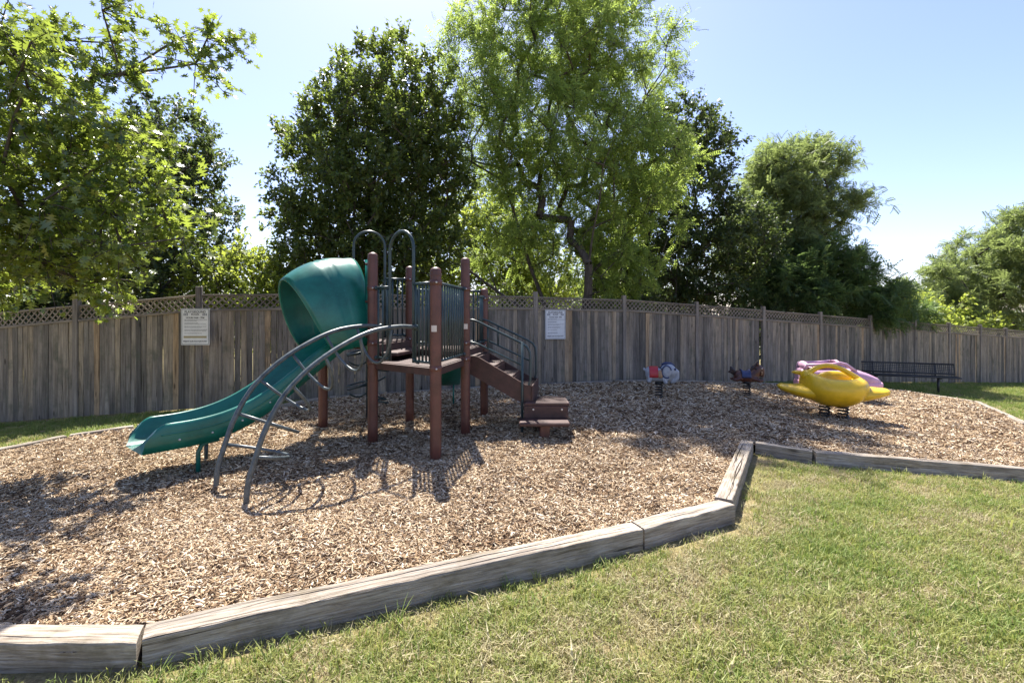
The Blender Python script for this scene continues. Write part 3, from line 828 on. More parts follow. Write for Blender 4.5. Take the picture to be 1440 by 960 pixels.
for p, zs in ((P1, (ZD, 1.97, ZT)), (P2, (ZD, 1.985)), (P3, (ZD, 1.985, 1.25)), (P4, (ZS, 1.9)), (P5, (ZD, ZT, 2.18)), (P6, (ZT, 2.18))):
    for z in zs:
        b = MB(); b.lathe((p.x, p.y, z), [(.066, -.03), (.0705, -.027), (.0705, .027), (.066, .03)], 18); col = b.build('collar', M['post'], PS)
        b = MB(); b.ell(p + V((.02, -.072, z)), (.011, .011, .011), nu=8, nv=6); b.build('bolt', M['alu'], col)
# -- arch climber
ac = (P2 - P1).normalized(); ain = V((-ac.y, ac.x, 0))
if ain.y < 0: ain = -ain
PROF = [(0, -.12), (.02, .15), (.075, .35), (.17, .617), (.338, .898), (.60, 1.137), (.927, 1.327), (1.25, 1.45), (1.59, 1.495), (1.84, 1.485)]
def spline(pts, n):
    pts = [np.array(p, float) for p in pts]; out = []
    P = [2 * pts[0] - pts[1]] + pts + [2 * pts[-1] - pts[-2]]
    for i in range(1, len(P) - 2):
        for t in np.linspace(0, 1, n, endpoint=False):
            a, b_, c, d = P[i - 1], P[i], P[i + 1], P[i + 2]
            out.append(.5 * ((2 * b_) + (c - a) * t + (2 * a - 5 * b_ + 4 * c - d) * t * t + (3 * b_ - a - 3 * c + d) * t ** 3))
    out.append(pts[-1]); return out
PR = spline(PROF, 5)
FA, FB = V((-2.82, 4.46, 0)), V((-2.29, 4.03, 0))
clm = MB(); clm.tube([FA + ain * q + UP * z for q, z in PR], .024, 12)
CL = clm.build('arch_climber', M['steel_grey'], PS)
c = MB(); c.tube([FB + ain * q + UP * z for q, z in PR], .024, 12); c.build('side_rail', M['steel_grey'], CL)
def prof_at(s):
    i = min(int(s * (len(PR) - 1)), len(PR) - 2); f = s * (len(PR) - 1) - i
    p = PR[i] * (1 - f) + PR[i + 1] * f; t = PR[i + 1] - PR[i]; t = t / np.linalg.norm(t); return p, t
for s, ln in ((.235, .46), (.35, .46), (.475, .45), (.60, .44), (.73, .43), (.86, .42)):
    p, t = prof_at(s); nq, nz = t[1], -t[0]                 # inward normal
    pts = []
    for k in np.linspace(0, 1, 13):
        a = FA.lerp(FB, k); dep = ln * (max(0.0, math.sin(math.pi * k)) ** .62)
        pts.append(a + ain * (p[0] + nq * dep) + UP * (p[1] + nz * dep))
    c = MB(); c.tube(pts, .016, 10); c.build('rung', M['steel_grey'], CL)
for F in (FA, FB):
    q, z = PR[-1]; c = MB(); c.ell(F + ain * q + UP * z, (.036, .036, .036), nu=10, nv=8); c.build('clamp', M['steel'], CL)
    c = MB(); b0 = F + ain * (q) + UP * z; tgt = b0 + ain * max(.0, ((P1 - F).dot(ain) - q)); c.tube([b0, tgt + ain * .0], .02, 8); c.build('end_stub', M['steel_grey'], CL)

# -- big slide with hood on the edge P1-P6
MS = (P1 + P6) / 2; sd = (P1 - P6).normalized(); so = V((sd.y, -sd.x, 0))
if so.y > 0: so = -so                                        # outwards and down
BED = spline([(-.06, ZT - .02), (.12, ZT - .03), (.35, 1.10), (.60, .925), (.85, .745), (1.1, .575), (1.35, .445), (1.6, .365), (1.85, .33), (2.1, .325), (2.30, .325)], 4)
def chute(Mid, out, side, bed, wid, wall, name, parent):
    rows_i, rows_o = [], []
    n = len(bed)
    for i, (t, z) in enumerate(bed):
        c = Mid + out * t; f = i / (n - 1)
        hw = wid / 2
        wl_ = wall * (1 if f < .93 else 1 - .18 * (f - .93) / .07)
        pr = [(-hw - .035, z + wl_ - .035), (-hw - .025, z + wl_ - .004), (-hw - .008, z + wl_), (-hw + .008, z + wl_ - .012), (-hw + .022, z + wl_ * .55), (-hw + .055, z + .05), (-hw + .12, z + .012), (-hw * .45, z), (hw * .45, z)]
        full = pr[:8] + [(-a, b_) for a, b_ in pr[:8][::-1]]
        under = [(hw + .035, z - .035), (-hw - .035, z - .035)]
        k_ = max(0., (f - .82) / .18) ** 2
        sl_ = lambda zz: out * (k_ * (.04 - .16 * max(0, zz - z) / wl_))
        ring = [c + side * a + UP * b_ + sl_(b_) for a, b_ in full] + [c + side * (hw + .042) + UP * (z + wl_ * .4) + sl_(z + wl_ * .4), c + side * (hw + .03) + UP * (z - .03), c - side * (hw + .03) + UP * (z - .03), c - side * (hw + .042) + UP * (z + wl_ * .4) + sl_(z + wl_ * .4)]
        rows_i.append(ring)
    b = MB(); b.grid(rows_i, True, True)
    m_ = len(rows_i[0])
    b.add(rows_i[-1], [tuple(range(m_))]); b.add(rows_i[0], [tuple(range(m_ - 1, -1, -1))])
    return b.build(name, M['green'], parent)
SL = chute(MS, so, sd, BED, .50, .235, 'slide', PS)
# hood: from a tall arch at the deck to the tilted mouth
def hood(Mid, out, side):
    rows = []
    K = 22; U = 26
    for i in range(K + 1):
        s = i / K
        row = []
        for j in range(U + 1):
            a = math.pi * j / U                               # 0 = -side foot, pi = +side foot
            ca, sa = -math.cos(a), max(0.0, math.sin(a))
            tt = s * (.42 + .45 * sa ** .75) - .02             # mouth leans forward at the top
            hw = .50 - .09 * s ** 2 + .05 * math.sin(math.pi * s)
            top = 2.37 + .015 * math.sin(math.pi * s) - .31 * s ** 2.3
            bot = 1.25 - .07 * s
            # superellipse section
            ex = 2.35 - .35 * s
            xx = math.copysign(abs(ca) ** (2 / ex), ca) * hw
            zz = bot + (top - bot) * abs(sa) ** (2 / ex)
            g = 0
            for gc in (.46, .54): g -= .016 * math.exp(-((s - gc) / .016) ** 2)
            if s < .10: g += .02 * (1 - s / .10)
            cx, cz = 0, (top + bot) / 2
            L = math.hypot(xx - cx, zz - cz) + 1e-6
            xx += g * (xx - cx) / L; zz += g * (zz - cz) / L
            row.append(Mid + out * tt + side * xx + UP * zz)
        rows.append(row)
    b = MB(); b.grid(rows, True)
    o = b.build('hood', M['green'], SL); solid(o, .018, -1)
    # rim bead round the mouth
    c = MB(); c.tube(rows[-1], .017, 8); c.build('hood_rim', M['green'], o)
    f = MB()                                                  # flange against the posts
    fr = [[Mid + out * .02 + side * (.57 * k) + UP * z for z in np.linspace(1.16, 2.34, 6)] for k in (-1, -.86)]
    f.grid(fr); fr = [[Mid + out * .02 + side * (.57 * k) + UP * z for z in np.linspace(1.16, 2.34, 6)] for k in (.86, 1)]; f.grid(fr)
    solid(f.build('hood_flange', M['green'], o), .02, 0)
    for z in (1.35, 1.8, 2.28):
        for k in (-1, 1):
            g = MB(); pp = (P1 if (P1 - Mid).dot(side) * k > 0 else P6); g.tube([at(pp, z) , at(pp, z) + out * .03 - side * k * .085 + out * .02], .016, 8); g.build('bracket', M['post'], o)
    return o
HD = hood(MS, so, sd)
for t in np.linspace(.55, 2.0, 6):                            # bolts along the near chute wall
    i = min(range(len(BED)), key=lambda q: abs(BED[q][0] - t)); z = BED[i][1]
    b = MB(); c0 = MS + so * t + sd * .29 + UP * (z + .06)
    b.ell(c0, (.011, .011, .011), nu=8, nv=6); b.build('bolt', M['alu'], SL)
for k in (-1, 1):                                              # moulded bead along each wall
    b = MB(); b.tube([MS + so * t + sd * (.288 * k) + UP * (z + .13) for t, z in BED[4:-3]], .009, 6); b.build('moulded_bead', M['green'], SL)
# slide support: bent green leg and straight stake
for k, (t, lat) in enumerate(((1.78, .19), (1.62, -.18))):
    c0 = MS + so * t + sd * lat
    b = MB()
    if k == 0: b.tube([c0 - so * .16 + UP * .30, c0 - so * .06 + UP * .295, c0 + UP * .27, c0 + so * .03 + UP * .2, c0 + so * .03 - UP * .12], .022, 10)
    else: b.tube([c0 + UP * .32, c0 - UP * .12], .022, 10)
    b.build('support_leg', M['green'] if k == 0 else M['steel'], SL)

# -- small slide at the back on the edge P5-P4
MS2 = (P5 + P4) / 2; sd2 = (P4 - P5).normalized(); so2 = V((-sd2.y, sd2.x, 0))
if so2.y < 0: so2 = -so2
BED2 = spline([(-.02, ZS - .02), (.15, 1.08), (.4, .86), (.7, .62), (1.0, .44), (1.25, .37), (1.5, .355)], 4)
SL2 = chute(MS2, so2 + sd2 * .18, sd2, BED2, .42, .19, 'slide', PS); SL2['label'] = 'small open green slide behind the stairs'
for k in (-1, 1):
    c0 = MS2 + (so2 + sd2 * .18) * 1.1 + sd2 * .13 * k; b = MB(); b.tube([c0 + UP * .4, c0 + so2 * .03 + UP * .2, c0 + so2 * .03 - UP * .12], .016, 8); b.build('support_leg', M['green'], SL2)

# -- pod climber behind the hoop on P6-P5
MP = lerp(P6, P5, .52); dp = (P5 - P6).normalized(); op = V((-dp.y, dp.x, 0))
if op.y < 0: op = -op
pole = MP + op * .52
b = MB(); b.tube([pole - UP * .12, pole + UP * 1.5, pole + UP * 1.75 - op * .06, pole + UP * 1.86 - op * .2, MP + UP * 1.9], .021, 10); PC = b.build('loop_climber', M['steel'], PS)
for z, w in ((.28, 1), (.52, -1), (.78, 1), (1.04, -1)):
    pts = [pole + dp * (w * .30 * (1 - math.cos(a)) * .62) + op * (.24 * math.sin(a)) + UP * (z + .05 * math.cos(a)) for a in np.linspace(-math.pi * .95, math.pi * .95, 18)]
    c = MB(); c.tube([pole + UP * z] + pts[2:-2] + [pole + UP * z], .014, 8); c.build('foot_loop', M['steel'], PC)
    pts2 = [pole - dp * (w * .28) * s + op * .06 * math.sin(3.1 * s) + UP * (z + .12 - .07 * math.sin(math.pi * s)) for s in np.linspace(0, 1, 8)]
    c = MB(); c.tube(pts2, .014, 8); c.build('foot_loop', M['steel'], PC)

# -- stairs from P3-P4, and the transfer steps
st_o = V((.988, -.15, 0)); st_s = V((.15, .988, 0)); S0 = (P3 + P4) / 2 + st_o * .02
b = MB(); b.box(S0 + st_o * .03 + UP * (ZD - .03), (.05, .80, .12), Matrix.Rotation(math.atan2(st_o.y, st_o.x), 3, 'Z')); ST = b.build('stairs', M['deck'], PS)
for k in (-1, 1):
    w0 = S0 + st_s * (.40 * k)
    sil = [(0, 1.06), (.10, 1.05), (.78, .67), (.86, .66), (.86, .42), (.72, .42), (0, .80)]
    b = MB(); t_ = .022
    f1 = [w0 + st_o * a - st_s * t_ + UP * z for a, z in sil]; f2 = [w0 + st_o * a + st_s * t_ + UP * z for a, z in sil]; n = len(sil)
    b.add(f1 + f2, [tuple(range(n)), tuple(range(2 * n - 1, n - 1, -1))] + [(j, j + n, (j + 1) % n + n, (j + 1) % n) for j in range(n)])
    b.build('stringer', M['deck'], ST)
for a, z in ((.12, .93), (.36, .78), (.60, .63)):
    c0 = S0 + st_o * (a + .11) + UP * (z - .015); b = MB(); rot = Matrix.Rotation(math.atan2(st_o.y, st_o.x), 3, 'Z')
    b.bbox(c0, (.25, .755, .03), .006, rot); b.bbox(c0 - st_o * .115 - UP * (-.075), (.02, .755, .12), .004, rot); b.build('step', M['deck'], ST)
b = MB(); b.bbox(S0 + st_o * .875 + UP * .54, (.025, .842, .24), .006, Matrix.Rotation(math.atan2(st_o.y, st_o.x), 3, 'Z')); b.build('end_board', M['deck'], ST)
# handrails
def hrail(side, zs, pts, name='handrail'):
    b = MB()
    b.tube([S0 + st_s * (.40 * side) + st_o * a + UP * z for a, z in pts], .017, 10); return b.build(name, M['steel'], ST)
for k in (-1, 1):
    H = hrail(k, 0, [(-.06, 1.56), (.04, 1.56), (.12, 1.53)] + [(.12 + t * .60, 1.53 - t * .285) for t in np.linspace(.1, 1, 6)] + [(.80, 1.19), (.84, 1.12), (.85, 1.0), (.85, .74), (.83, .66), (.76, .60)])
    b = MB(); b.tube([S0 + st_s * (.40 * k) + st_o * a + UP * z for a, z in [(-.06, 1.245), (.06, 1.24), (.14, 1.21), (.74, .93)]], .014, 8); b.build('mid_rail', M['steel'], H)
    for a, z0, z1 in ((.25, 1.16, 1.46),):
        b = MB(); b.tube([S0 + st_s * (.40 * k) + st_o * a + UP * z for z in (z0, z1)], .013, 8); b.build('baluster', M['steel'], H)
    if k < 0:
        b = MB(); b.tube([S0 + st_s * (.40 * k - .035) + st_o * .74 + UP * z for z in (-.12, 1.26)], .019, 10); b.build('newel_pole', M['steel'], H)
# transfer steps
b = MB(); b.bbox((.475, 6.67, .415), (.62, .56, .045), .012); TP = b.build('transfer_step', M['deck'], PS)
b = MB(); b.bbox((.465, 6.405, .31), (.60, .035, .17), .008); b.build('front_panel', M['deck'], TP)
b = MB(); b.bbox((.425, 6.24, .205), (.66, .31, .05), .012); b.build('lower_step', M['deck'], TP)
b = MB(); b.bbox((.46, 6.62, .31), (.56, .40, .17), .01); b.build('carcass', M['deck'], TP)
for y in (6.25, 6.6):
    b = MB(); b.bbox((.435, y, .02), (.13, .10, .32), .01); b.build('pedestal', M['post'], TP)
for i in range(7):
    b = MB(); b.box((.475, 6.44 + i * .075, .4385), (.56, .045, .006)); b.build('tread', M['deck'], TP)
for x in (.29, .68):
    b = MB(); b.lathe((x, 6.388, .345), [(.014, -.002), (.014, .004), (.009, .008)], 10, axis=Matrix.Rotation(R(90), 3, 'X')); b.build('bolt_cap', M['bolt'], TP)

# ------------------------------------------------------------------ spring riders
def spring(root, c, z0, z1, r=.075, turns=5, wire=.013):
    b = MB(); n = turns * 14
    b.tube([V((c[0] + r * math.cos(2 * math.pi * turns * t), c[1] + r * math.sin(2 * math.pi * turns * t), z0 + (z1 - z0) * t)) for t in np.linspace(0, 1, n)], wire, 6)
    b.build('spring', M['black'], root)
    p = MB(); p.lathe((c[0], c[1], z0), [(r + .03, -.10), (r + .03, .01), (r + .02, .02)], 16); p.build('base_plate', M['black'], root)
    p = MB(); p.lathe((c[0], c[1], z1), [(r + .012, -.015), (r + .012, .02)], 16); p.build('top_clamp', M['black'], root)
def remesh(o, vox, smooth=6, f=.6):
    m = o.modifiers.new('merge', 'REMESH'); m.mode = 'VOXEL'; m.voxel_size = vox; m.use_smooth_shade = True
    s = o.modifiers.new('soften', 'SMOOTH'); s.iterations = smooth; s.factor = f
    return o
def rotz(a): return Matrix.Rotation(a, 3, 'Z')

# yellow plane: a fat tub hull seen across the wings
cx, cy = 5.70, 8.34; zg = Tz(cx, cy)
PL = thing('spring_rider', (cx, cy, zg), 'yellow plane-shaped spring rider with two stubby wings on twin springs', 'spring rider', 'spring riders in the mulch')
A = R(-18)                                                   # wing axis in plan
ax = V((math.cos(A), math.sin(A), 0)); ay = V((-ax.y, ax.x, 0)); B = V((cx, cy, zg))
def pp(a, b_, z): return B + ax * a + ay * b_ + UP * z
rows = []
for i in range(25):
    th = math.pi * (i + .5) / 25 ; row = []
    for k in range(40):
        ph = 2 * math.pi * k / 40
        st_ = math.sin(th) ** .8; z = -math.cos(th)
        x = .50 * st_ * math.copysign(abs(math.cos(ph)) ** .85, math.cos(ph)); y = .56 * st_ * math.copysign(abs(math.sin(ph)) ** .85, math.sin(ph))
        x *= 1 + .10 * z; zz = .53 + (.32 * z if z < 0 else .24 * z)
        if z > 0:
            rr_ = math.hypot(x / .36, (y - .03) / .40)
            if rr_ < 1: zz -= .26 * (1 - rr_ ** 4) ** .9        # the cockpit well
            zz += .10 * math.exp(-((x + .42) / .16) ** 2) * min(1, z * 2) + .03 * math.exp(-((x - .42) / .2) ** 2)
        row.append(pp(x, y, zz))
    rows.append(row)
b = MB(); b.grid(rows, True, True); n0 = 40
b.add(rows[0], [tuple(range(39, -1, -1))], True); b.add(rows[-1], [tuple(range(40))], True)
hull = b.build('hull', M['yellow'], PL)
def wing(s):
    rws = []
    for i in range(11):
        t = i / 10; x = s * (.36 + (.46 if s > 0 else .52) * t); c = .34 * (1 - .6 * t ** 1.3); th_ = .15 * (1 - .66 * t); z0 = .455 + (.075 if s < 0 else .05) * t * t
        if i == 10: c *= .45; th_ *= .45
        rws.append([pp(x, c * math.cos(a) - .04, z0 + th_ * math.sin(a)) for a in np.linspace(0, 2 * math.pi, 18, endpoint=False)])
    w = MB(); w.grid(rws if s > 0 else [r_[::-1] for r_ in rws], True, True); w.add(rws[-1], [tuple(range(18)) if s > 0 else tuple(range(17, -1, -1))], True)
    w.build('wing', M['yellow'], PL)
wing(-1); wing(1)
b = MB(); b.tube([pp(-.44 + .90 * t, -.10 + .05 * math.sin(math.pi * t), .735 + .235 * math.sin(math.pi * t ** .85) - .12 * t) for t in np.linspace(0, 1, 18)], [.055 - .015 * math.sin(math.pi * t) for t in np.linspace(0, 1, 18)], 12); b.build('grab_arch', M['yellow'], PL)
b = MB(); b.ell(pp(.06, .17, .64), (.30, .10, .17), rotz(A)); b.build('dashboard', M['yellow'], PL)
b = MB(); b.tube([pp(-.46, .05, .76), pp(-.56, .08, .775), pp(-.62, .1, .77)], [.045, .035, .012], 10); b.build('tail', M['yellow'], PL)
b = MB(); b.ell(pp(-.41, -.05, .74), (.11, .13, .10), rotz(A)); b.build('tail_fairing', M['yellow'], PL)
for s in (-.13, .15): q = pp(s, -.02, 0); spring(PL, (q.x, q.y), zg, zg + .27, .078, 5, .016)

# pink car rider
KS = .86
cx, cy = 7.47, 10.8; zg = Tz(cx, cy)
pp0 = pp
PK = thing('spring_rider', (cx, cy, zg), 'faded pink car-shaped spring rider with sloping bonnet and windscreen frame', 'spring rider', 'spring riders in the mulch')
A = R(-14); ax = V((math.cos(A), math.sin(A), 0)); ay = V((-ax.y, ax.x, 0)); B = V((cx, cy, zg))
def pp(a, b_, z): return B + ax * (a * KS) + ay * (b_ * KS) + UP * (z * .95)
def loft(stations, nseg, name, mtl, ex=3.2):
    rws = []
    for (x, hw, zb, zt) in stations:
        r_ = []
        for a in np.linspace(0, 2 * math.pi, nseg, endpoint=False):
            c_, s_ = math.cos(a), math.sin(a)
            yy = math.copysign(abs(c_) ** (2 / ex), c_) * hw; z_ = (zb + zt) / 2 + math.copysign(abs(s_) ** (2 / ex), s_) * (zt - zb) / 2
            r_.append(pp(x, yy, z_))
        rws.append(r_)
    w = MB(); w.grid(rws[::-1], True, True); w.add(rws[0], [tuple(range(nseg))], True); w.add(rws[-1], [tuple(range(nseg - 1, -1, -1))], True)
    return w.build(name, mtl, PK)
loft([(-.93, .26, .36, .66), (-.90, .32, .33, .72), (-.6, .36, .31, .74), (-.1, .37, .31, .74), (.2, .37, .31, .76), (.45, .36, .32, .72), (.68, .34, .33, .64), (.86, .29, .35, .56), (.93, .22, .38, .50)], 28, 'body', M['pink'])
loft([(-.955, .28, .29, .44), (-.92, .345, .28, .46), (-.4, .385, .28, .46), (.4, .39, .28, .46), (.75, .365, .28, .47), (.93, .315, .29, .47), (.97, .24, .31, .46)], 28, 'skirt', M['pale_pink'])
b = MB(); b.grid([[pp(x, y, .757 - .0 * abs(y)) for x in (-.78, -.4, 0, .12)] for y in (-.24, 0, .24)]); solid(b.build('seat_well', M['pink_dark'], PK), .02)
for k in (-1, 1):
    b = MB(); b.tube([pp(-.86, .30 * k, .70), pp(-.82, .31 * k, .83), pp(-.5, .32 * k, .845), pp(-.22, .32 * k, .86), pp(-.05, .31 * k, .895), pp(.1, .30 * k, .86), pp(.34, .28 * k, .70)], .035, 10); b.build('side_bar', M['pink'], PK)
b = MB(); b.tube([pp(-.05, .31, .89), pp(-.02, 0, .92), pp(-.05, -.31, .89)], .032, 10); b.build('windscreen_frame', M['pink'], PK)
b = MB(); b.ell(pp(-.80, 0, .80), (.07, .27, .10), rotz(A)); b.build('seat_back', M['pink'], PK)
for s in (-.35, .35): q = pp(s, 0, 0); spring(PK, (q.x, q.y), zg, zg + .28, .075, 5)

def pp(a, b_, z): return B + ax * a + ay * b_ + UP * z
# elephant
cx, cy = 2.96, 9.45; zg = Tz(cx, cy)
EL = thing('spring_rider', (cx, cy, zg), 'pale grey elephant spring rider with a red saddle blanket', 'spring rider', 'spring riders in the mulch')
A = R(-10); ax = V((math.cos(A), math.sin(A), 0)); ay = V((-ax.y, ax.x, 0)); B = V((cx, cy, zg)); q3 = rotz(A)
b = MB(); b.ell(pp(-.07, 0, .48), (.20, .13, .14), q3); b.ell(pp(-.17, 0, .53), (.10, .11, .12), q3); b.ell(pp(.20, 0, .55), (.13, .12, .15), q3); b.ell(pp(.06, 0, .42), (.22, .10, .09), q3)
b.tube([pp(.27, 0, .58), pp(.34, 0, .53), pp(.345, 0, .42), pp(.29, 0, .35), pp(.22, 0, .335)], [.065, .06, .05, .045, .035], 12)
for k in (-1, 1):
    b.tube([pp(-.17, .09 * k, .45), pp(-.21, .10 * k, .33)], [.05, .04], 10); b.tube([pp(.08, .09 * k, .44), pp(.12, .10 * k, .31)], [.05, .04], 10)
b.tube([pp(-.26, 0, .56), pp(-.30, 0, .58), pp(-.29, 0, .62)], [.025, .02, .02], 8)
remesh(b.build('body', M['grey'], EL), .014, 5)
for k in (-1, 1):
    b = MB(); b.ell(pp(.13, .125 * k, .55), (.085, .022, .115), q3); b.build('ear', M['grey'], EL)
    b = MB(); b.tube([pp(.13 + .09 * math.cos(a), .135 * k, .55 + .12 * math.sin(a)) for a in np.linspace(0.3, 5.2, 20)], .013, 6); b.build('ear_trim', M['blue'], EL)
    b = MB(); b.ell(pp(.30, .085 * k, .60), (.02, .02, .025), q3); b.build('eye', M['blue'], EL)
    b = MB(); b.ell(pp(.01, .115 * k, .50), (.06, .035, .085), q3); b.build('side_pad', M['tan'], EL)
    b = MB(); b.tube([pp(.03, .12 * k, .60), pp(.03, .2 * k, .61)], .014, 8); b.build('grip', M['black'], EL)
b = MB(); rws = []
for i in range(9):
    x = -.20 + .17 * i / 8
    rws.append([pp(x, .139 * math.cos(a) + 0, .485 + .158 * math.sin(a)) for a in np.linspace(-.35, math.pi + .35, 22)])
b.grid(rws); solid(b.build('saddle_blanket', M['red'], EL), .012)
b = MB(); b.tube([pp(.05, .0, .68), pp(.12, .0, .715), pp(.22, 0, .71), pp(.30, 0, .66)], .022, 8); b.build('head_strap', M['blue'], EL)
spring(EL, (cx, cy), zg, zg + .31, .07, 6)

# horse
cx, cy = 5.20, 10.39; zg = Tz(cx, cy)
HO = thing('spring_rider', (cx, cy, zg), 'dark bay horse spring rider with a navy saddle and black mane', 'spring rider', 'spring riders in the mulch')
A = R(-8); ax = V((math.cos(A), math.sin(A), 0)); ay = V((-ax.y, ax.x, 0)); B = V((cx, cy, zg)); q3 = rotz(A)
b = MB(); b.ell(pp(.02, 0, .42), (.24, .12, .115), q3); b.ell(pp(-.16, 0, .46), (.12, .12, .12), q3)
b.tube([pp(.10, 0, .46), pp(.20, 0, .56), pp(.25, 0, .65)], [.11, .095, .075], 12)
b.tube([pp(.22, 0, .655), pp(.30, 0, .60), pp(.315, 0, .50), pp(.30, 0, .44)], [.075, .07, .055, .05], 12)
for k in (-1, 1):
    b.tube([pp(.12, .09 * k, .40), pp(.22, .11 * k, .36), pp(.30, .10 * k, .365)], [.05, .04, .035], 10); b.tube([pp(-.14, .09 * k, .42), pp(-.24, .1 * k, .37), pp(-.32, .09 * k, .38)], [.05, .04, .03], 10)
    b.tube([pp(.22, .045 * k, .69), pp(.215, .055 * k, .755)], [.03, .012], 8)
remesh(b.build('body', M['bay'], HO), .014, 4)
b = MB(); b.tube([pp(-.25, 0, .52), pp(-.32, 0, .60), pp(-.345, 0, .66)], [.04, .05, .015], 8); b.tube([pp(-.26, 0, .5), pp(-.35, 0, .55), pp(-.40, 0, .53)], [.04, .04, .012], 8); remesh(b.build('tail', M['dark'], HO), .014, 2)
b = MB()
for i in range(7): t = i / 6; b.ell(pp(.06 + .16 * t, 0, .55 + .19 * t), (.04, .03, .05), q3, 10, 8)
remesh(b.build('mane', M['dark'], HO), .014, 2)
rws = [[pp(-.14 + .19 * i / 8, .132 * math.cos(a), .435 + (.128 + .04 * (abs(i - 4) / 4) ** 2) * math.sin(a)) for a in np.linspace(-.1, math.pi + .1, 20)] for i in range(9)]
b = MB(); b.grid(rws); solid(b.build('saddle', M['blue'], HO), .014)
b = MB(); b.tube([pp(.29, .07 * math.cos(a), .53 + .06 * math.sin(a)) for a in np.linspace(0, 6.283, 16, endpoint=False)], .012, 6, closed=True); b.build('bridle', M['tan'], HO)
for k in (-1, 1):
    b = MB(); b.tube([pp(.15, .06 * k, .62), pp(.15, .17 * k, .63)], .014, 8); b.build('grip', M['black'], HO)
    b = MB(); b.ell(pp(.29, .062 * k, .62), (.018, .015, .02), q3); b.build('eye', M['cream'], HO)
spring(HO, (cx, cy), zg, zg + .31, .075, 6)

# ------------------------------------------------------------------ bench
bl, br = V((10.9, 14.55, 0)), V((12.95, 13.62, 0)); d = (br - bl).normalized(); nf = V((d.y, -d.x, 0))      # nf: towards the mulch
if nf.y > 0: nf = -nf
zl = Tz((bl.x + br.x) / 2, 14) - .07
BE = thing('park_bench', ((bl.x + br.x) / 2, (bl.y + br.y) / 2, zl), 'black metal mesh park bench with a backrest on the grass by the fence', 'bench')
L = (br - bl).length; rot = Matrix((d, -nf, UP)).transposed()
def slatpanel(name, o0, up, w):
    """expanded-metal panel: frame tube and a grid of flat strips"""
    c = [o0, o0 + d * L, o0 + d * L + up * w, o0 + up * w]
    b = MB(); b.tube(c, .02, 8, closed=True); fr = b.build(name, M['black'], BE)
    b = MB(); n = int(L / .045)
    m = Matrix((d, up, d.cross(up))).transposed()
    for i in range(n):
        x = L * (i + .5) / n; b.box(o0 + d * x + up * (w / 2), (.014, w, .006), m)
    k = int(w / .045)
    for i in range(k): b.box(o0 + d * (L / 2) + up * (w * (i + .5) / k), (L, .014, .0065), m)
    g = b.build('mesh_grid', M['black'], fr); g['kind'] = 'stuff'
slatpanel('seat', bl + UP * (zl + .45) + nf * .22, -nf, .40)
slatpanel('backrest', bl + UP * (zl + .52) - nf * .20, (UP * .97 - nf * .24).normalized(), .30)
for t in (.13, .80):
    p = bl + d * (L * t)
    b = MB(); b.tube([p + UP * (zl - .1) , p + UP * (zl + .44)], .032, 10); b.build('leg', M['black'], BE)
    b = MB(); b.tube([p + UP * (zl + .42) + nf * .2, p + UP * (zl + .42) - nf * .2, p + UP * (zl + .52) - nf * .225, p + UP * (zl + .84) - nf * .30], .022, 8); b.build('bracket', M['black'], BE)

# ------------------------------------------------------------------ trees
def mesh_np(name, Vv, F, mtl, parent, smooth=False):
    """F: (n,k) array of equal-sized faces"""
    me = bpy.data.meshes.new(name); n, k = F.shape
    me.vertices.add(len(Vv)); me.vertices.foreach_set('co', np.asarray(Vv, np.float32).ravel())
    me.loops.add(n * k); me.loops.foreach_set('vertex_index', F.astype(np.int32).ravel())
    me.polygons.add(n); me.polygons.foreach_set('loop_start', np.arange(0, n * k, k, dtype=np.int32))
    if smooth: me.polygons.foreach_set('use_smooth', np.ones(n, bool))
    me.materials.append(mtl); me.update(calc_edges=True)
    o = bpy.data.objects.new(name, me); COL.objects.link(o); o.parent = parent; return o

# leaf shapes lie in x (length) / y (width), z up is the face; triangles
def fan(pts, z=None):
    v = [(x, y, 0.0 if z is None else z(x, y)) for x, y in pts]; return v
def tri(v, f): return np.array(v, float), np.array(f, int)
LEAF_OVAL = tri([(0, 0, 0), (.45, .30, .06), (1, 0, -.08), (.45, -.30, .06), (.5, 0, 0)], [(0, 4, 1), (4, 2, 1), (0, 3, 4), (4, 3, 2)])
_o = [(0, 0), (.18, .05), (.22, .30), (.34, .08), (.50, .46), (.56, .10), (.80, .34), (.78, .07), (1.0, 0)]
_v = [(x, y, abs(y) * .18 - .12 * x * x) for x, y in _o] + [(x, -y, abs(y) * .18 - .12 * x * x) for x, y in _o[1:-1]] + [(.34, 0, 0), (.62, 0, -.04)]
# 0..8 upper side, 9..15 lower mirrored (1..7), 16,17 midrib
LEAF_OAK = tri(_v, [(0, 16, 1), (1, 16, 2), (2, 16, 3), (3, 16, 17), (3, 17, 4), (4, 17, 5), (5, 17, 6), (6, 17, 7), (7, 17, 8), (0, 9, 16), (9, 10, 16), (10, 11, 16), (11, 17, 16), (11, 12, 17), (12, 13, 17), (13, 14, 17), (14, 15, 17), (15, 8, 17)])
def pinnate(n, lw, ll, droop):
    v, f = [], []
    for i in range(n):
        x = (i + .6) / n; z = -droop * x * x
        for s in (-1, 1):
            l = ll * (1 - .35 * abs(x - .45)); o = len(v)
            v += [(x, 0, z), (x + lw * .5 + .05, s * l * .5, z - .02), (x + .09, s * l, z - .08), (x - lw * .5 + .04, s * l * .5, z - .02)]
            f += [(o, o + 1, o + 2), (o, o + 2, o + 3)] if s > 0 else [(o, o + 2, o + 1), (o, o + 3, o + 2)]
    return tri(v, f)
LEAF_PIN = pinnate(5, .15, .24, .25)
LEAF_PIN2 = pinnate(6, .13, .28, .3)

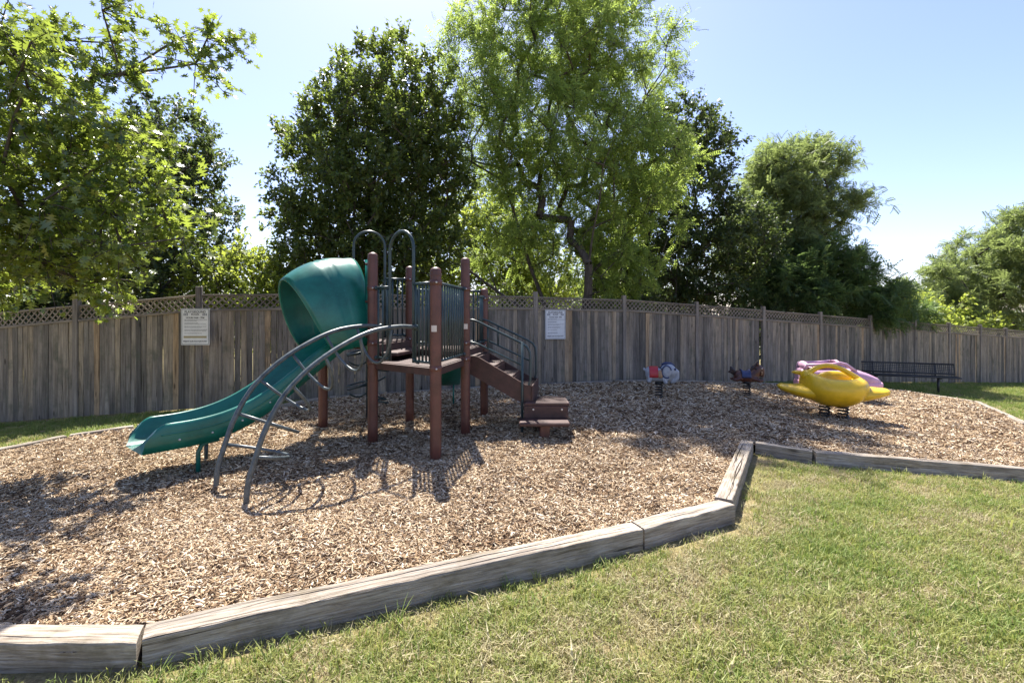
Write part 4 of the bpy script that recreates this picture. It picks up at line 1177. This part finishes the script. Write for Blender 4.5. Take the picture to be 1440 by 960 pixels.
def leaves(shape, pos, dirs, size, r, tilt=.5):
    """place a leaf shape at every pos pointing along dirs; face normal near up, shaken by tilt"""
    v, f = shape; n = len(pos)
    d = dirs / (np.linalg.norm(dirs, axis=1, keepdims=True) + 1e-9)
    up = np.array([0, 0, 1.0]) + r.normal(0, tilt, (n, 3))
    y = np.cross(up, d); y /= np.linalg.norm(y, axis=1, keepdims=True) + 1e-9
    z = np.cross(d, y)
    VV = pos[:, None, :] + size[:, None, None] * (v[None, :, 0:1] * d[:, None] + v[None, :, 1:2] * y[:, None] + v[None, :, 2:3] * z[:, None])
    FF = f[None] + (np.arange(n) * len(v))[:, None, None]
    return VV.reshape(-1, 3), FF.reshape(-1, 3)

def tubes(segs, n=6):
    """segs: list of (p0,p1,r0,r1)"""
    Vv, F = [], []; o = 0
    an = np.linspace(0, 2 * np.pi, n, endpoint=False)
    for p0, p1, r0, r1 in segs:
        d = p1 - p0; L = np.linalg.norm(d)
        if L < 1e-5: continue
        d = d / L; u = np.cross(d, [0, 0, 1.0] if abs(d[2]) < .9 else [1.0, 0, 0]); u /= np.linalg.norm(u); w = np.cross(d, u)
        ring = np.cos(an)[:, None] * u + np.sin(an)[:, None] * w
        Vv.append(p0 + ring * r0); Vv.append(p1 + ring * r1)
        k = np.arange(n); k2 = (k + 1) % n
        F.append(np.stack([o + k, o + k2, o + n + k2, o + n + k], -1)); o += 2 * n
    return np.concatenate(Vv), np.concatenate(F)

def tree(name, label, base, blobs, nclu, per, shape, lsize, leafm, seed, trunk_h=2., r0=.12, stems=1, group='trees behind the fence', droop=0., up=.35, spread=.45, tilt=.6,
         lean=(0, 0), cluster_r=.5, extra=None, shell=.5, twig=True, cat='tree', hole=.0, rough=1.):
    r = np.random.default_rng(seed); base = np.array(base, float)
    root = thing(name, tuple(base), label, cat, group)
    # cluster centres inside the blobs
    blobs = [(np.array(c, float), np.array(q, float)) for c, q in blobs]
    vol = np.array([q.prod() for _, q in blobs]) ** .8; vol /= vol.sum()
    C = []
    ph = r.uniform(0, 6.28, 6)
    tries = 0
    mind = (sum(q.prod() for _, q in blobs) * 4.2 / nclu) ** (1 / 3) * .55
    while len(C) < nclu and tries < nclu * 40:
        tries += 1
        c, q = blobs[r.choice(len(blobs), p=vol)]
        d = r.normal(0, 1, 3); d /= np.linalg.norm(d)
        rad = r.random() ** shell
        bumpy = 1 + rough * .16 * math.sin(3.1 * math.atan2(d[1], d[0]) + ph[0]) * math.cos(2.3 * d[2] * 2 + ph[1]) + rough * .10 * math.sin(6 * math.atan2(d[1], d[0]) + ph[2] + 5 * d[2]) + r.normal(0, .05)
        p = c + d * q * rad * bumpy
        if hole and math.sin(p[0] * 1.9 + ph[3]) * math.sin(p[2] * 1.7 + ph[4]) * math.cos(p[1] * 1.6 + ph[5]) > 1 - hole: continue
        if p[2] < base[2] + .6: continue
        if C and np.min(np.sum((np.array(C) - p) ** 2, 1)) < mind * mind: continue
        C.append(p)
    C = np.array(C)
    # skeleton: stems rise from the base, every cluster is reached from the nearest lower wood
    nodes = []; par = []
    for s in range(stems):
        a = 6.28 * s / stems + r.uniform(0, 1); k = 0 if stems == 1 else .16
        pv = -1
        nst = 7
        for i in range(nst + 1):
            t = i / nst; h = trunk_h * t
            off = np.array([math.cos(a) * k * (1 + 2.2 * h) + lean[0] * h, math.sin(a) * k * (1 + 2.2 * h) + lean[1] * h, h])
            off[:2] += r.normal(0, .025, 2) * (i > 0)
            nodes.append(base + off - (np.array([0, 0, .2]) if i == 0 else 0)); par.append(pv); pv = len(nodes) - 1
    axis = base + np.array([lean[0], lean[1], 1.0]) * trunk_h * .6
    order = np.argsort(np.linalg.norm((C - axis) * np.array([1, 1, .7]), axis=1))
    tips = []
    for i in order:
        p = C[i]; A = np.array(nodes); dv = p - A; L = np.linalg.norm(dv, axis=1)
        cost = L + np.where(dv[:, 2] < .25 * L, (.25 * L - dv[:, 2]) * 1.3, 0)
        cost[A[:, 2] < base[2] + trunk_h * .28] += 3
        j = int(np.argmin(cost)); pv = j; q = A[j]
        ns = max(1, int(L[j] / .5))
        side = r.normal(0, .07 * L[j], 3)
        for k in range(1, ns + 1):
            t = k / ns; b_ = q + (p - q) * t + side * math.sin(math.pi * t) + np.array([0, 0, .10 * L[j]]) * math.sin(math.pi * t)
            nodes.append(b_); par.append(pv); pv = len(nodes) - 1
        tips.append(pv)
    nodes = np.array(nodes); cnt = np.zeros(len(nodes))
    for t in tips:
        k = t
        while k >= 0: cnt[k] += 1; k = par[k]
    rad = r0 * (np.maximum(cnt, .6) / max(cnt.max(), 1)) ** .5; rad = np.maximum(rad, .008)
    segs = [(nodes[par[i]], nodes[i], min(rad[par[i]], rad[i] * 1.5), rad[i]) for i in range(len(nodes)) if par[i] >= 0]
    if extra: segs += [(np.array(a, float), np.array(b_, float), x, y) for a, b_, x, y in extra]
    # twigs carry the leaves
    cen = C.mean(0); tw = []; LP, LD = [], []
    for t in tips:
        p = nodes[t]; o = p - cen; o = o / (np.linalg.norm(o) + 1e-6)
        nt = max(3, int(r.integers(5, 9)))
        for _ in range(nt):
            d = o * .45 + r.normal(0, .62, 3) + np.array([0, 0, up - droop]); d /= np.linalg.norm(d)
            L = cluster_r * r.uniform(.6, 1.35)
            bend = np.array([0, 0, -droop * .6])
            q = p + d * L * .5; e = p + d * L + bend * L
            tw += [(p, q, .006, .005), (q, e, .005, .003)]
            m = max(2, int(per / nt * r.uniform(.7, 1.3)))
            s = r.random(m) ** .8
            P = np.where(s[:, None] < .5, p + (q - p) * (s[:, None] * 2), q + (e - q) * ((s[:, None] - .5) * 2)) + r.normal(0, spread * .10, (m, 3))
            D = d * .7 + r.normal(0, .75, (m, 3)); D[:, 2] -= droop * .9 + .1
            LP.append(P); LD.append(D)
    LP = np.concatenate(LP); LD = np.concatenate(LD)
    Vv, F = leaves(shape, LP - base, LD, lsize * r.lognormal(0, .22, len(LP)), r, tilt)
    cr = mesh_np('crown', Vv, F, leafm, root); cr['kind'] = 'stuff'; ORG[cr.name] = V(base)
    Vv, F = tubes([(a - base, b_ - base, x, y) for a, b_, x, y in segs], 7); tk = mesh_np('trunk', Vv, F, M['bark'], root, True); ORG[tk.name] = V(base)
    if twig:
        Vv, F = tubes([(a - base, b_ - base, x, y) for a, b_, x, y in tw], 3); k = mesh_np('twigs', Vv, F, M['bark'], tk, True); k['kind'] = 'stuff'
    return root

def gz(x, y, d=-.1): return Tz(x, y) + d
# pin oak overhanging from the left, its trunk outside the view
oak = tree('oak_tree', 'pin oak with star-lobed bright leaves hanging over the left fence', (-7.3, 4.7, gz(-7.3, 4.7)),
     [((-6.3, 4.9, 3.9), (2.0, 1.2, 1.0)), ((-5.55, 5.2, 3.1), (1.8, .9, .9)), ((-5.35, 4.9, 2.6), (1.4, .8, .6)), ((-4.75, 5.0, 4.6), (1.6, .5, .26)), ((-3.62, 5.0, 4.42), (.62, .4, .17)), ((-8.2, 4.7, 5.8), (2.0, 1.9, 1.6)), ((-6.1, 5.5, 2.35), (1.6, .6, .5)), ((-7.6, 4.1, 3.7), (1.8, 1.6, 1.4)), ((-4.95, 5.1, 3.6), (1.2, .8, .7))],
     420, 115, LEAF_OAK, .10, M['leaf_oak'], 11, 4.4, .14, 1, None, droop=.08, up=.05, tilt=.55, cluster_r=.40, hole=.42)
tree('pear_tree', 'tall dense dark green egg-shaped pear tree behind the fence and slide', (-3.75, 12.6, gz(-3.75, 12.6)),
     [((-3.85, 12.6, 4.9), (2.35, 2.0, 2.6)), ((-3.25, 12.6, 6.9), (1.7, 1.6, 1.95)), ((-4.5, 12.5, 3.5), (1.8, 1.6, 1.4)), ((-2.9, 12.6, 3.6), (1.5, 1.5, 1.6)), ((-4.3, 12.6, 6.5), (1.4, 1.3, 1.4)), ((-2.5, 12.6, 5.6), (1.2, 1.4, 1.7))],
     560, 165, LEAF_OVAL, .10, M['leaf_pear'], 21, 3.6, .11, 4, up=.6, shell=.45, cluster_r=.42, rough=.35)
tree('locust_tree', 'tall airy light green locust tree with forked dark trunk above the fence', (1.75, 13.4, gz(1.75, 13.4)),
     [((1.2, 13.3, 6.2), (3.0, 2.3, 2.2)), ((2.2, 13.3, 8.6), (2.6, 2.2, 2.2)), ((1.3, 13.3, 10.4), (2.2, 2.0, 1.6)), ((-.6, 13.2, 8.6), (1.3, 1.5, 2.0)), ((3.2, 13.3, 5.6), (1.9, 1.7, 1.6)), ((.6, 13.4, 3.7), (1.9, 1.5, 1.1)), ((3.0, 13.4, 3.5), (1.6, 1.4, 1.2))],
     420, 74, LEAF_PIN, .23, M['leaf_locust'], 33, 5.4, .12, 4, droop=.14, up=.4, tilt=.7, cluster_r=.55, shell=.5, hole=.42, rough=.8,
     extra=[((1.0, 13.2, 1.4), (-.4, 12.9, 2.3), .05, .04), ((-.4, 12.9, 2.3), (-1.2, 12.7, 2.9), .04, .028), ((-1.2, 12.7, 2.9), (-1.75, 12.6, 3.15), .028, .012), ((-1.2, 12.7, 2.9), (-1.55, 12.7, 3.6), .018, .008), ((-.4, 12.9, 2.3), (-.75, 12.9, 3.2), .02, .008)])
tree('pear_tree', 'dark dense tree behind the light locust, rising above the middle fence', (5.6, 17.0, gz(5.6, 17)),
     [((5.9, 17, 4.6), (2.5, 2.0, 3.0)), ((6.2, 17, 7.0), (1.9, 1.6, 2.3)), ((7.3, 16.8, 3.6), (2.1, 1.7, 2.4)), ((4.2, 16.6, 3.0), (1.9, 1.6, 2.1))],
     480, 145, LEAF_OVAL, .115, M['leaf_dark'], 41, 3.5, .13, 3, up=.4, cluster_r=.52)
tree('walnut_tree', 'feathery-topped green tree behind the fence, left of the open sky', (11.4, 19.2, gz(11.4, 19.2)),
     [((11.1, 19.2, 5.4), (2.0, 2.0, 2.3)), ((11.5, 19.2, 7.4), (1.9, 1.7, 1.5)), ((12.8, 19.0, 6.0), (1.5, 1.3, .9)), ((10.1, 19.0, 4.4), (1.4, 1.5, 1.9)), ((10.4, 19.2, 7.6), (1.0, 1.0, 1.0))],
     190, 95, LEAF_PIN2, .27, M['leaf_feather'], 51, 3.5, .13, 3, droop=.05, up=.4, tilt=.7, cluster_r=.78, hole=.45)
tree('mimosa_tree', 'low spreading feathery mimosa leaning over the fence behind the bench', (11.7, 17.2, gz(11.7, 17.2)),
     [((10.2, 16.7, 2.5), (1.8, 1.0, 1.2)), ((12.0, 17.0, 2.6), (1.7, 1.0, 1.0)), ((13.6, 17.4, 2.2), (1.4, .8, .6)), ((11.3, 17.2, 3.4), (1.5, 1.2, .7)), ((14.6, 17.6, 1.7), (1.0, .6, .4)), ((12.8, 16.4, 1.75), (1.0, .5, .3))],
     190, 80, LEAF_PIN2, .27, M['leaf_mimosa'], 61, 2.0, .07, 3, droop=.03, up=.15, tilt=.3, cluster_r=.5, hole=.3)
tree('locust_tree', 'pale feathery tree beyond the fence at the right end', (24.6, 23.5, gz(24.6, 23.5)),
     [((24.6, 23.5, 3.4), (3.2, 2.2, 2.6)), ((25.6, 23.5, 5.4), (2.6, 2.0, 1.6)), ((21.4, 22.6, 2.4), (2.0, 1.6, 1.9)), ((27.5, 23.5, 5.0), (2.5, 2, 2.5))],
     230, 90, LEAF_PIN2, .31, M['leaf_feather'], 71, 3.0, .14, 3, droop=.05, tilt=.7, cluster_r=.7, hole=.2)
tree('shrub', 'yellow-green leafy shrub showing over the far right end of the fence', (17.2, 19.9, gz(17.2, 19.9)),
     [((16.0, 19.4, 1.1), (2.0, 1.0, 1.45)), ((18.7, 20.6, .8), (2.0, 1.0, 1.4)), ((20.9, 21.3, .4), (2.0, 1.0, 1.4))], 240, 75, LEAF_OVAL, .15, M['leaf_yellow'], 81, 1.0, .06, 4, None, cluster_r=.5, cat='shrub')
tree('yellow_tree', 'bright yellow-green sunlit tree between the pear and the locust', (-1.3, 18.0, gz(-1.3, 18)),
     [((-1.2, 18, 4.3), (2.4, 1.6, 2.4)), ((.6, 18, 3.0), (1.8, 1.5, 1.9)), ((-2.6, 18, 2.4), (1.9, 1.5, 1.6))], 380, 85, LEAF_OVAL, .13, M['leaf_yellow'], 91, 2.4, .10, 3, cluster_r=.55)
tree('shrub', 'yellow-green shrub above the fence between the left trees and the pear', (-6.6, 12.0, gz(-6.6, 12)),
     [((-6.7, 12.0, 2.15), (1.35, 1.0, 1.3)), ((-5.7, 12.0, 1.9), (1.2, .9, 1.2)), ((-7.9, 12.1, 1.6), (1.1, .9, 1.1))], 200, 70, LEAF_OVAL, .11, M['leaf_yellow'], 101, 1.2, .06, 4, None, cluster_r=.42, cat='shrub')
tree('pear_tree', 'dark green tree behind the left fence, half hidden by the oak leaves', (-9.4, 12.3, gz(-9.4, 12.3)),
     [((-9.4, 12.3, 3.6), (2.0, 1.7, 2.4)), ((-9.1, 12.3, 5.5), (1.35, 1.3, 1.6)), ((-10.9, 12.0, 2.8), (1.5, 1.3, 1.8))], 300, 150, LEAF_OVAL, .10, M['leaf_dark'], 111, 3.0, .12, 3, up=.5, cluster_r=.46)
tree('holly_shrub', 'blackish glossy evergreen bush behind the fence at the far left', (-12.6, 11.2, gz(-12.6, 11.2)),
     [((-12.4, 11.2, 1.9), (1.6, 1.2, 1.6)), ((-11.2, 11.0, 1.5), (1.2, .9, 1.2))], 200, 85, LEAF_OVAL, .10, M['leaf_dark'], 121, 1.2, .07, 3, None, cluster_r=.4, cat='shrub')
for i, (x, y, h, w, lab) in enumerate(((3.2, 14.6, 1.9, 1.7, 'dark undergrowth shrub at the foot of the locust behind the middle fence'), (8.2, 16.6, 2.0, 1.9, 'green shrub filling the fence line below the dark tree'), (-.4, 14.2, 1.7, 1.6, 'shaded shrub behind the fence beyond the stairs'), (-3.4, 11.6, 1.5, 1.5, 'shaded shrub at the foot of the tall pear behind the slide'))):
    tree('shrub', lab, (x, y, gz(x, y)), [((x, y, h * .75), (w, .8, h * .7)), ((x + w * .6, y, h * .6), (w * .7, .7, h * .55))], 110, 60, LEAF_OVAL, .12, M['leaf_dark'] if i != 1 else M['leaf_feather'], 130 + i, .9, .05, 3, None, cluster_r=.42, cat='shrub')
# distant woods closing the view through the lattice
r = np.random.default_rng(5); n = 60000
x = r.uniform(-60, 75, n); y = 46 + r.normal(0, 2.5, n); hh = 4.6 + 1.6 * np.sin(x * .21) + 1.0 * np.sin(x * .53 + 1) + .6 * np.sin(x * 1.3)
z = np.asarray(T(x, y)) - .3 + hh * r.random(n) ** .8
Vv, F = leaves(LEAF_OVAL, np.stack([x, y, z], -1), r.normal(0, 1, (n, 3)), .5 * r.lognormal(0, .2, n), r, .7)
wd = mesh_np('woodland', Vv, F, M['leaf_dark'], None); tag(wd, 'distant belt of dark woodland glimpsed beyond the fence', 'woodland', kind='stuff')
